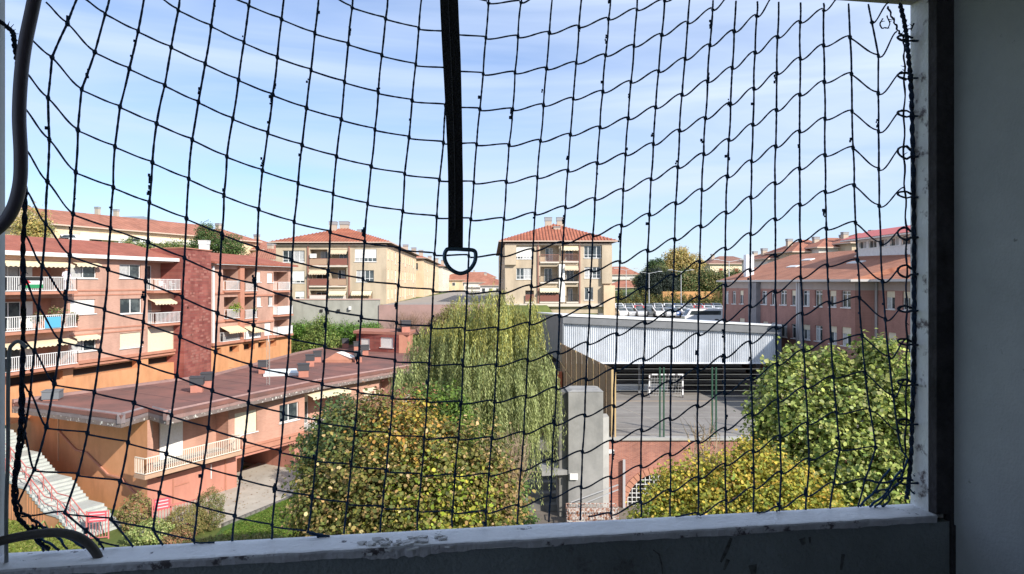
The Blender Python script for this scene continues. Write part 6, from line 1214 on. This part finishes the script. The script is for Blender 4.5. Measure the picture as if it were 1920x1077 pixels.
tree('round_tree', 'dull olive bush against the terrace wall beside the willow top', 'tree', (-10.5, 86, 7), [blob(830,615,86,1.8), blob(850,590,86,1.5)], 500, 9, .25, .2, [(.16,.16,.05),(.20,.18,.07)], trunk_r=.12)
# hillside houses, upper left
def house(label, cx, cy, w, d, z0, ze, zr, wallm, roofm, rz=0.0, wins=(), name='house', chims=(), over=.7, gable=False, bands=0):
    r = empty(name, label, 'building' if name != 'house' else 'house'); b = MB(); b.box((0,0,(ze-z0)/2-.5), (w,d,ze-z0+1), wallm); b.build('wall', r)
    b = MB(); W_, D_ = w/2+over, d/2+over; rg = max(0, W_-D_) if not gable else W_; e = ze-z0; t = zr-z0
    P4 = [Vector((-W_,-D_,e)), Vector((W_,-D_,e)), Vector((W_,D_,e)), Vector((-W_,D_,e))]; R_ = [Vector((-rg,0,t)), Vector((rg,0,t))]; dz = Vector((0,0,-.2))
    b.face([P4[0],P4[1],R_[1],R_[0]], roofm); b.face([P4[2],P4[3],R_[0],R_[1]], roofm); b.face([P4[1],P4[2],R_[1]], roofm if not gable else wallm); b.face([P4[3],P4[0],R_[0]], roofm if not gable else wallm)
    for i in range(4): b.face([P4[i],P4[(i+1)%4],P4[(i+1)%4]+dz,P4[i]+dz], mat('pale_eave_edge', (.55,.42,.33), .8))
    b.face([p+dz for p in P4[::-1]], eave_d); b.build('roof', r)
    for (x, z, ww_, hh_, k) in wins:
        b = MB(); b.box((x,-d/2-.02,z), (ww_,.08,hh_), white if k != 'r' else mat('red_shutter', (.35,.06,.04), .7)); f_ = b.build('window', r)
        if k == 'w': b = MB(); b.box((x,-d/2-.08,z), (ww_*.82,.02,hh_*.85), glass); b.build('pane', f_)
    for k in range(bands): b = MB(); b.box((0,-d/2-.4,e-1.4-2.9*k), (w*.8,.8,.9), mat('pale_balcony', (.70,.66,.58), .8)); b.build('balcony', r)
    for (x, y, hh_) in chims: chimney(r, (x, y, t-.8), .9, .7, hh_, .35, mat('tan_chimney', (.45,.38,.30), .9), mat('grey_cap', (.3,.3,.3), .8))
    r.location = (cx, cy, z0); r.rotation_euler = (0,0,rz); return r
def hp(px, Y): return (px-CX)/F*Y
wn_ = lambda w, e, n: [(-w/2+w*(i+.5)/n, e-1.7, 1.3, 1.3, 'w') for i in range(n)]
house('long terraced block on the hillside with an orange-brown roof, behind the salmon flats', -64.5, 116, 33, 11, 18, 23.3, 25.9, cream_l, tileF, 1.22, [(-10,3.0,2,1.3,'w'),(-6,3,2.2,1.3,'s'),(0,2.6,1.3,1.4,'w'),(4,3,2,1.3,'s'),(9,3,1.4,1.3,'w')], 'apartment_building', bands=1, gable=True)
house('grey slate roofed building with two chimneys on top of the hill at upper left', hp(245,145), 146, 15, 10, 20, 26.6, 28.9, mat('grey_slate_wall', (.30,.31,.32), .9), mat('grey_slate', (.24,.27,.29), .7, (.20,.23,.25), 2), -.2, (), 'house', [(-6,-3,2.2),(-1.5,-3,1.6)])
house('small orange roofed house right of the long hillside block', hp(385,128), 130, 14, 9, 17, 22.8, 25.0, cream_l, tileF, -.35, wn_(14,5.8,4), 'house', [(2,0,1.4)])
house('orange roofed pale block stepping down the hill behind the second conifer', hp(450,135), 137, 16, 10, 15, 21.2, 23.6, cream_l, tileF, -.3, wn_(16,6.2,4), 'house', [(-4,0,1.6),(3,0,1.2)])
house('pale house with tiled roof just left of the left cream flats', hp(500,122), 124, 9, 9, 13, 18.9, 21.2, mat('white_render', (.68,.64,.58), .9), tileF, -.2, wn_(9,5.9,3), 'house', [(0,0,1.2)])
house('orange roofed house peeping over the far left end of the salmon flats', hp(8,120), 124, 8, 8, 18, 26.6, 29.2, cream_l, tileF, -.2, wn_(12,6,3))
tree('yellow_far_tree', 'pale yellow autumn tree rising behind the left end of the salmon roof', 'tree', (hp(58,84), 84, 15), [blob(60,420,84,2.2,2,2.3), blob(50,440,84,2.0), blob(72,435,84,1.6)], 500, 9, .25, .24, [(.36,.27,.09),(.28,.23,.08),(.20,.2,.07)], trunk_r=.15)
tree('conifer_tree', 'dark green bushy conifer behind the dark red tower', 'tree', (hp(405,92), 92, 12), [blob(395,455,92,2.3,2,2.0), blob(385,435,92,1.1,1.1,1.3), blob(430,462,92,2.0,2,1.5), blob(440,475,92,1.6), blob(375,468,92,1.6)], 1300, 9, .22, .2, [(.04,.075,.025),(.06,.10,.03),(.09,.12,.035)], trunk_r=.2)
farhedge('garden_hedge', 'row of green garden bushes between the salmon roof and the long hillside block', hp(215,96), 97, hp(345,96), 99, 3.2, 2.8, 1500, .22, [(.07,.11,.03),(.11,.14,.04),(.20,.19,.08)], 17.6)
for (px, py, Y, lab) in ((110,455,100,'leftmost white parked car seen over the salmon roof'),(135,455,100,'middle one of the white parked cars seen over the salmon roof'),(255,462,98,'white parked car over the salmon roof beside the green bushes')):
    p = P(px, py, Y); root = empty('parked_car', lab, 'car', 'white cars parked above the salmon roof'); b = MB(); b.box((0,0,.55),(4.0,1.7,.7),white); b.hexa([(-1.3,-.75,.9),(1.2,-.75,.9),(1.2,.75,.9),(-1.3,.75,.9),(-.8,-.65,1.4),(.8,-.65,1.4),(.8,.65,1.4),(-.8,.65,1.4)], white); b.build('body', root)
    b = MB(); b.hexa([(-1.15,-.77,.95),(1.05,-.77,.95),(1.05,.77,.95),(-1.15,.77,.95),(-.78,-.67,1.32),(.75,-.67,1.32),(.75,.67,1.32),(-.78,.67,1.32)], glass); b.build('window', root)
    for sx in (-1.3,1.3):
        for sy in (-.8,.8): b = MB(); b.tube([(sx,sy-.1,.32),(sx,sy+.1,.32)], .32, mat('tyre', (.02,.02,.02), .9), 10); b.build('wheel', root)
    root.location = (p.x, Y, p.z-.3)
# the town at the end of the street
k_ = 0
for (px, Y, w, zt, zr, lab) in ((865,260,16,16.0,18.2,'long low orange roof just left of the steel ring, at the street end'),(905,240,12,15.2,17.6,'orange roofed cream house under the steel ring'),(930,225,9,14.2,16.2,'white gabled house nearest the right cream flats at the street end'),(885,330,22,17.5,20.0,'farthest brown roof across the end of the street'),(1160,240,13,17.8,20.5,'pale apartment house with balconies just right of the right cream flats'),(1178,210,14,13.6,15.6,'orange roofed row of low houses right of the right cream flats'),(1200,250,12,14.0,16.2,'small orange roofed house left of the dark hedge')):
    house(lab, hp(px,Y), Y, w, 9, 9, zt, zr, [cream_l, MATS['white_render'], mat('white_render2', (.72,.70,.66), .9)][k_%3], tileF, random.uniform(-.2,.2), [(-w/2+w*(i+.5)/4, zt-9-1.6-2.8*j, 1.2, 1.3, 'w') for i in range(4) for j in range(1 if zt < 16 else 2)], 'house', [(1,0,1.2)] if k_%2 else (), bands=1 if k_ in (1,4) else 0); k_ += 1
house('cream farmhouse with dark red shutters on the rise beyond the car park', hp(1362,195), 195, 13, 9, 15.5, 20.2, 22.4, mat('warm_white_render', (.78,.68,.48), .9), tile_mat('old_tiles', (.30,.17,.13), (.25,.14,.11), (1,0)), .1, [(-3.5,2.6,1.0,1.5,'r'),(1,2.6,1.0,1.5,'r'),(4.5,2.6,1.0,1.5,'r')], 'house', [(-4,0,1.0)])
b = MB(); b.prism([(hp(1305,200),200),(hp(1348,200),199),(hp(1348,200),200),(hp(1305,200),201)], 16, 20.6, conc_l); tag(b.build('garden_wall'), 'pale grey wall on the rise beside the cream farmhouse', 'wall')
for (px, Y, w, zt, zr, lab) in ((1462,125,9,19.2,21.0,'brown roofed house just above the white flue of the school'),(1510,120,9,20.2,22.4,'orange roofed house with a dark dormer beyond the school ridge'),(1560,118,10,20.8,22.6,'pale house with chimneys beyond the middle of the school ridge'),(1615,115,9,21.4,23.2,'reddish house next to the glazed lantern on the school ridge'),(1440,150,8,19.8,21.6,'small grey house at the left end of the houses over the school')):
    house(lab, hp(px,Y), Y, w, 8, 12, zt, zr, MATS['white_render'] if k_%2 else cream_d, tileF, .15, wn_(w, zt-12, 3), 'house', [(2,0,.9),(-3,0,.5)]); k_ += 1
tree('big_yellow_tree', 'large pale yellow tree on the rise beyond the car park', 'tree', (hp(1280,180), 180, 14), [blob(1275,500,180,4.2,3.5,4.0), blob(1262,485,180,2.4), blob(1300,500,180,3.0,3,3.2), blob(1277,478,180,2.0), blob(1255,505,180,2.2)], 1500, 9, .4, .42, [(.36,.27,.10),(.28,.23,.08),(.42,.33,.15),(.20,.19,.06)], trunk_r=.4, inner=.3)
tree('dark_tree', 'dark green tree left of the big yellow tree', 'tree', (hp(1228,178), 178, 13), [blob(1228,505,178,2.3,2,2.4), blob(1236,498,178,1.3,1.3,1.8), blob(1222,498,178,.9,.9,1.4)], 600, 9, .35, .36, [(.04,.07,.03),(.06,.09,.03)], trunk_r=.3)
farhedge('dark_hedge', 'tall blackish clipped hedge below the dark tree', hp(1200,165), 165, hp(1263,165), 165, 6.4, 3.6, 2600, .35, [(.022,.03,.024),(.03,.04,.03)], 11.4)
farhedge('wooded_bank', 'green and brown wooded bank right of the tall dark hedge', hp(1275,170), 170, hp(1400,170), 172, 6.0, 5.0, 2600, .4, [(.06,.09,.03),(.12,.12,.045),(.17,.14,.06),(.045,.07,.025)], 12, 'trees')
for k in range(6): p = P(1195+k*16, 518-k*1.5, 172); 
tree('bushy_tree', 'olive bushy trees on top of the tall dark hedge, beside the big yellow tree', 'tree', (hp(1215,172), 172, 12), [blob(1212,520,172,1.8), blob(1240,512,172,2.0), blob(1196,528,172,1.3)], 500, 9, .35, .36, [(.10,.12,.045),(.15,.15,.06)], trunk_r=.3)
b = MB(); b.prism([(hp(1243,152),152),(hp(1352,152),153),(hp(1352,152),154),(hp(1243,152),153)], 11, 13.0, mat('orange_board', (.55,.30,.13), .85, (.48,.25,.10), 1)); tag(b.build('board_fence'), 'long orange board fence across the field beyond the car park', 'fence')
for i in range(15):
    px = 1150+i*14.5; Y = 143+random.uniform(-3,3); p = P(px, 0, Y); h = random.uniform(2.6,4.0); z0 = terrain(p.x, Y)
    ordn = ['first','second','third','fourth','fifth','sixth','seventh','eighth','ninth','tenth','eleventh','twelfth','thirteenth','fourteenth','fifteenth'][i]
    tree('young_conifer', f'{ordn} young conifer from the left in the row behind the car park', 'tree', (p.x, Y, z0), [(p.x,Y,z0+h*.35,1.15,1.1,h*.35),(p.x,Y,z0+h*.7,.65,.65,h*.33)], 110, 8, .2, .26, [(.05,.07,.022),(.11,.11,.03),(.17,.14,.05)], trunk_r=.1, group='row of young conifers behind the car park')
# car park
ap = MB(); ap.prism([(14,104),(52,104),(56,140),(16,140)], 9.35, 9.62, mat('car_park_asphalt', (.17,.165,.16), .9, (.14,.135,.13), .3)); tag(ap.build('car_park'), kind='structure')
def car_proto(paint, van=False):
    r = empty('parked_car'); b = MB(); prof = [(-2.1,.35),(-2.12,.75),(-1.95,.92),(-1.3,.98),(-.75,1.42),(.75,1.46),(1.45,1.05),(2.05,.92),(2.12,.6),(2.1,.35)] if not van else [(-2.4,.35),(-2.42,1.0),(-2.2,1.15),(-1.75,1.9),(-1.6,1.98),(2.3,1.98),(2.4,1.8),(2.42,.35)]
    n = len(prof); W_ = .86; i = len(b.v)
    for s in (-1,1): b.v += [(x, s*(W_ if z < 1.0 else W_-.12), z) for x, z in prof]
    k = b.mi(paint)
    for j in range(n): j2 = (j+1)%n; b.f.append((i+j,i+j2,i+n+j2,i+n+j)); b.m.append(k)
    b.f.append(tuple(i+j for j in reversed(range(n)))); b.m.append(k); b.f.append(tuple(i+n+j for j in range(n))); b.m.append(k); b.build('body', r)
    b = MB()
    for s in (-1,1):
        y = s*.775 if not van else s*.80; pts = [(-1.15,y,1.0),(-.68,y,1.37),(.66,y,1.40),(1.25,y,1.04)] if not van else [(-1.9,y,1.2),(-1.6,y,1.75),(1.9,y,1.75),(1.9,y,1.2)]; b.face(pts if s < 0 else pts[::-1], glass)
    if not van: b.face([(-1.36,-.6,1.0),(-1.36,.6,1.0),(-.80,.6,1.41),(-.80,-.6,1.41)], glass); b.face([(1.5,-.6,1.06),(1.5,.6,1.06),(.84,.6,1.45),(.84,-.6,1.45)], glass)
    else: b.face([(-2.24,-.7,1.2),(-2.24,.7,1.2),(-1.82,.7,1.85),(-1.82,-.7,1.85)], glass)
    b.build('side_window', r)
    for sx in (-1.3,1.35):
        for sy in (-.82,.82):
            b = MB(); b.tube([(sx,sy-.1,.33),(sx,sy+.1,.33)], .33, mat('tyre', (.02,.02,.02), .9), 10); w = b.build('wheel', r); b = MB(); b.tube([(sx,sy-.11,.33),(sx,sy+.11,.33)], .19, mat('wheel_rim', (.5,.5,.5), .4, metal=.6), 8); b.build('rim', w)
    for s in (-.6,.6): b = MB(); b.box((-2.08,s,.72),(.1,.35,.16),mat('headlight', (.8,.8,.78), .2)); b.build('headlight', r)
    return r
def paint(n, c): return mat('paint_'+n, c, .25, spec=.6)
protos = {'white': car_proto(paint('white', (.75,.75,.75))), 'silver': car_proto(paint('silver', (.42,.43,.45))), 'dark grey': car_proto(paint('grey', (.07,.075,.08))), 'red': car_proto(paint('red', (.50,.04,.035))), 'blue': car_proto(paint('blue', (.05,.10,.25)))}
used = set(); seq = [('front',107.5,1,['white','silver','silver','dark grey','white','silver','blue','white','dark grey','red','silver','white']),('middle',119,1,['silver','white','red','silver','white','dark grey','white','silver','red','white','silver']),('back',131,1,['white','silver','white','dark grey','silver','white','blue','silver','white','red','silver'])]
for (rn, Y, _, cols) in seq:
    cnt = {}
    for i, c in enumerate(cols):
        x = hp(1150, Y) + i*(hp(1352,Y)-hp(1150,Y))/len(cols) + .9
        o = protos[c] if c not in used else copy_tree(protos[c]); used.add(c); cnt[c] = cnt.get(c,0)+1; od = ['first','second','third','fourth','fifth'][cnt[c]-1]
        tag(o, f'{od} {c} car from the left in the {rn} row of the distant car park', 'car', 'cars in the distant car park'); o.location = (x, Y+random.uniform(-.4,.4), 9.63); o.rotation_euler = (0,0,random.choice([math.pi/2,-math.pi/2])+random.uniform(-.1,.1)+(.35 if rn == 'front' else 0))
vn = car_proto(paint('white', (.75,.75,.75)), True); vn.name = 'parked_van'; tag(vn, 'white van with side windows parked closest to the corner of the school', 'van'); p = P(1318, 600, 98); vn.location = (p.x, 98, 9.2); vn.rotation_euler = (0,0,.08); vn.scale = (1.2,1.1,1.05)
def lamp(px, py, Y, label, z0):
    r = empty('street_lamp', label, 'street lamp', 'tall double-armed street lamps'); p = P(px, py, Y); h = p.z - z0; lm = mat('lamp_grey', (.45,.47,.48), .5)
    b = MB(); b.tube([(0,0,0),(0,0,h)], [.11,.06], lm, 8); b.build('pole', r)
    for s in (-1,1): b = MB(); b.bar((0,0,h-.1),(s*1.9,0,h+.25),.07,lm); a = b.build('arm', r); b = MB(); b.box((s*2.2,0,h+.3),(.9,.3,.12),lm); b.build('lamp_head', a)
    r.location = (p.x, Y, z0)
lamp(1217,512,140,'tall double-armed street lamp left of the big yellow tree',9.6); lamp(1277,509,142,'double-armed street lamp standing in front of the big yellow tree',9.6); lamp(1367,490,118,'double-armed street lamp nearest the school, in front of the cream farmhouse',9.4); lamp(1174,506,150,'thin double-armed street lamp beside the right cream flats',9.6)
# person on the balcony
def person(loc, rz, label):
    r = empty('person', label, 'person'); vs = [(0,0,.92),(0,0,1.12),(0,0,1.38),(0,-.02,1.50),(0,-.04,1.58),(0,-.05,1.70),(-.19,0,1.40),(-.27,-.14,1.15),(-.22,-.40,1.08),(.19,0,1.40),(.27,-.14,1.15),(.22,-.40,1.08),(-.10,0,.88),(-.11,-.02,.48),(-.11,0,.06),(-.11,-.12,.03),(.10,0,.88),(.11,-.02,.48),(.11,0,.06),(.11,-.12,.03)]
    es = [(0,1),(1,2),(2,3),(3,4),(4,5),(2,6),(6,7),(7,8),(2,9),(9,10),(10,11),(0,12),(12,13),(13,14),(14,15),(0,16),(16,17),(17,18),(18,19)]
    rad = [.15,.15,.16,.06,.085,.09,.065,.05,.035,.065,.05,.035,.095,.065,.05,.035,.095,.065,.05,.035]
    me = bpy.data.meshes.new('body'); me.from_pydata(vs, es, []); o = bpy.data.objects.new('body', me); COL.objects.link(o); o.parent = r
    md = o.modifiers.new('skin', 'SKIN'); 
    lay = me.skin_vertices[0] if me.skin_vertices else None
    if lay is None: bpy.context.view_layer.objects.active = o; bpy.ops.mesh.customdata_skin_add(); lay = me.skin_vertices[0]
    for i, v_ in enumerate(lay.data): v_.radius = (rad[i], rad[i]); v_.use_root = (i == 0)
    sb = o.modifiers.new('sub', 'SUBSURF'); sb.levels = 1; sb.render_levels = 1; me.materials.append(mat('pale_shirt', (.62,.55,.60), .9))
    b = MB(); sk = mat('skin', (.55,.30,.20), .6); ring = []
    for k in range(6): zz = 1.55+k*.045; rr = [.06,.088,.10,.102,.09,.05][k]; ring.append((zz, rr))
    b.tube([(0,-.06,z) for z, _ in ring], [q for _, q in ring], sk, 10); b.box((0,-.165,1.66),(.025,.03,.04),sk)
    for s in (-.035,.035): b.box((s,-.155,1.69),(.02,.012,.012),black_m)
    b.box((0,-.155,1.615),(.05,.01,.01),redsign); b.build('head', r, True)
    b = MB(); b.tube([(0,-.04,1.70),(0,-.04,1.76),(0,-.04,1.80)], [.108,.10,.05], mat('grey_hair', (.25,.22,.20), .9), 10); b.build('hair', r, True)
    r.location = loc; r.rotation_euler = (0,0,rz)
s_, z_ = f1.sz(113, 520); q = f1.pt(s_, lg[0][2], .55); person(q, math.radians(-62)+math.pi/2+.3, 'person in pale clothes leaning on the upper left balcony rail')

# grass blades on the lawn and the rough grass by the stairs
def grass(name, poly, n, h, cols):
    P_ = np.array([(p[0], p[1]) for p in poly]); lo_, hi_ = P_.min(0), P_.max(0); q = RNG.uniform(lo_, hi_, (n*3, 2)); ins = np.zeros(len(q), bool); j = len(P_)-1
    for i in range(len(P_)):
        c1 = (P_[i,1] > q[:,1]) != (P_[j,1] > q[:,1]); xx = (P_[j,0]-P_[i,0])*(q[:,1]-P_[i,1])/(P_[j,1]-P_[i,1]+1e-9)+P_[i,0]; ins ^= c1 & (q[:,0] < xx); j = i
    q = q[ins][:n]; z = np.full(len(q), poly[0][2]+h*.4); pts = np.column_stack([q, z]); nr = RNG.normal(0,1,(len(q),3)); nr[:,2] *= .15
    tag(leaves(name, None, pts, nr, h, palette(len(q), cols, var=.35), leafm, tilt=.1), kind='stuff')
grass('grass', [G(418,1000,.10), G(562,924,.10), G(640,900,.10), G(640,1020,.10), G(420,1060,.10)], 30000, .16, [(.05,.10,.015),(.08,.13,.02),(.12,.15,.035)])
grass('rough_grass', [G(10,930,.02), G(110,960,.02), G(150,1010,.02), G(230,1060,.02), G(10,1077,.02)], 16000, .2, [(.12,.15,.03),(.17,.18,.05),(.09,.12,.02)])
b_ = [G(270,990,.17), G(415,975,.17), G(640,880,.17), G(500,868,.17)]; pts = []
fl_ = np.array([np.array(b_[0])*(1-u)*(1-v)+np.array(b_[1])*u*(1-v)+np.array(b_[2])*u*v+np.array(b_[3])*(1-u)*v for u, v in RNG.uniform(0,1,(260,2))]); fl_[:,2] = .185
tag(leaves('fallen_leaves', None, fl_, np.tile([0,0,1.0], (260,1)), .13, palette(260, [(.22,.14,.05),(.15,.08,.03)]), leafm, tilt=.15), kind='stuff')
st_ = MB(); st_.prism([(-17.5,93.5),(-2.0,93.5),(-4,320),(-20,320)], 11.6, 12.0, mat('street_paving', (.34,.30,.26), .9, (.28,.25,.22), .3)); tag(st_.build('street'), kind='structure')

s_, z_ = up.sz(617, 770); plastic_chair(up.pt(s_, 3.0, .35), 2.2, 'white plastic chair on the balcony of the long low block, under the cream awning')
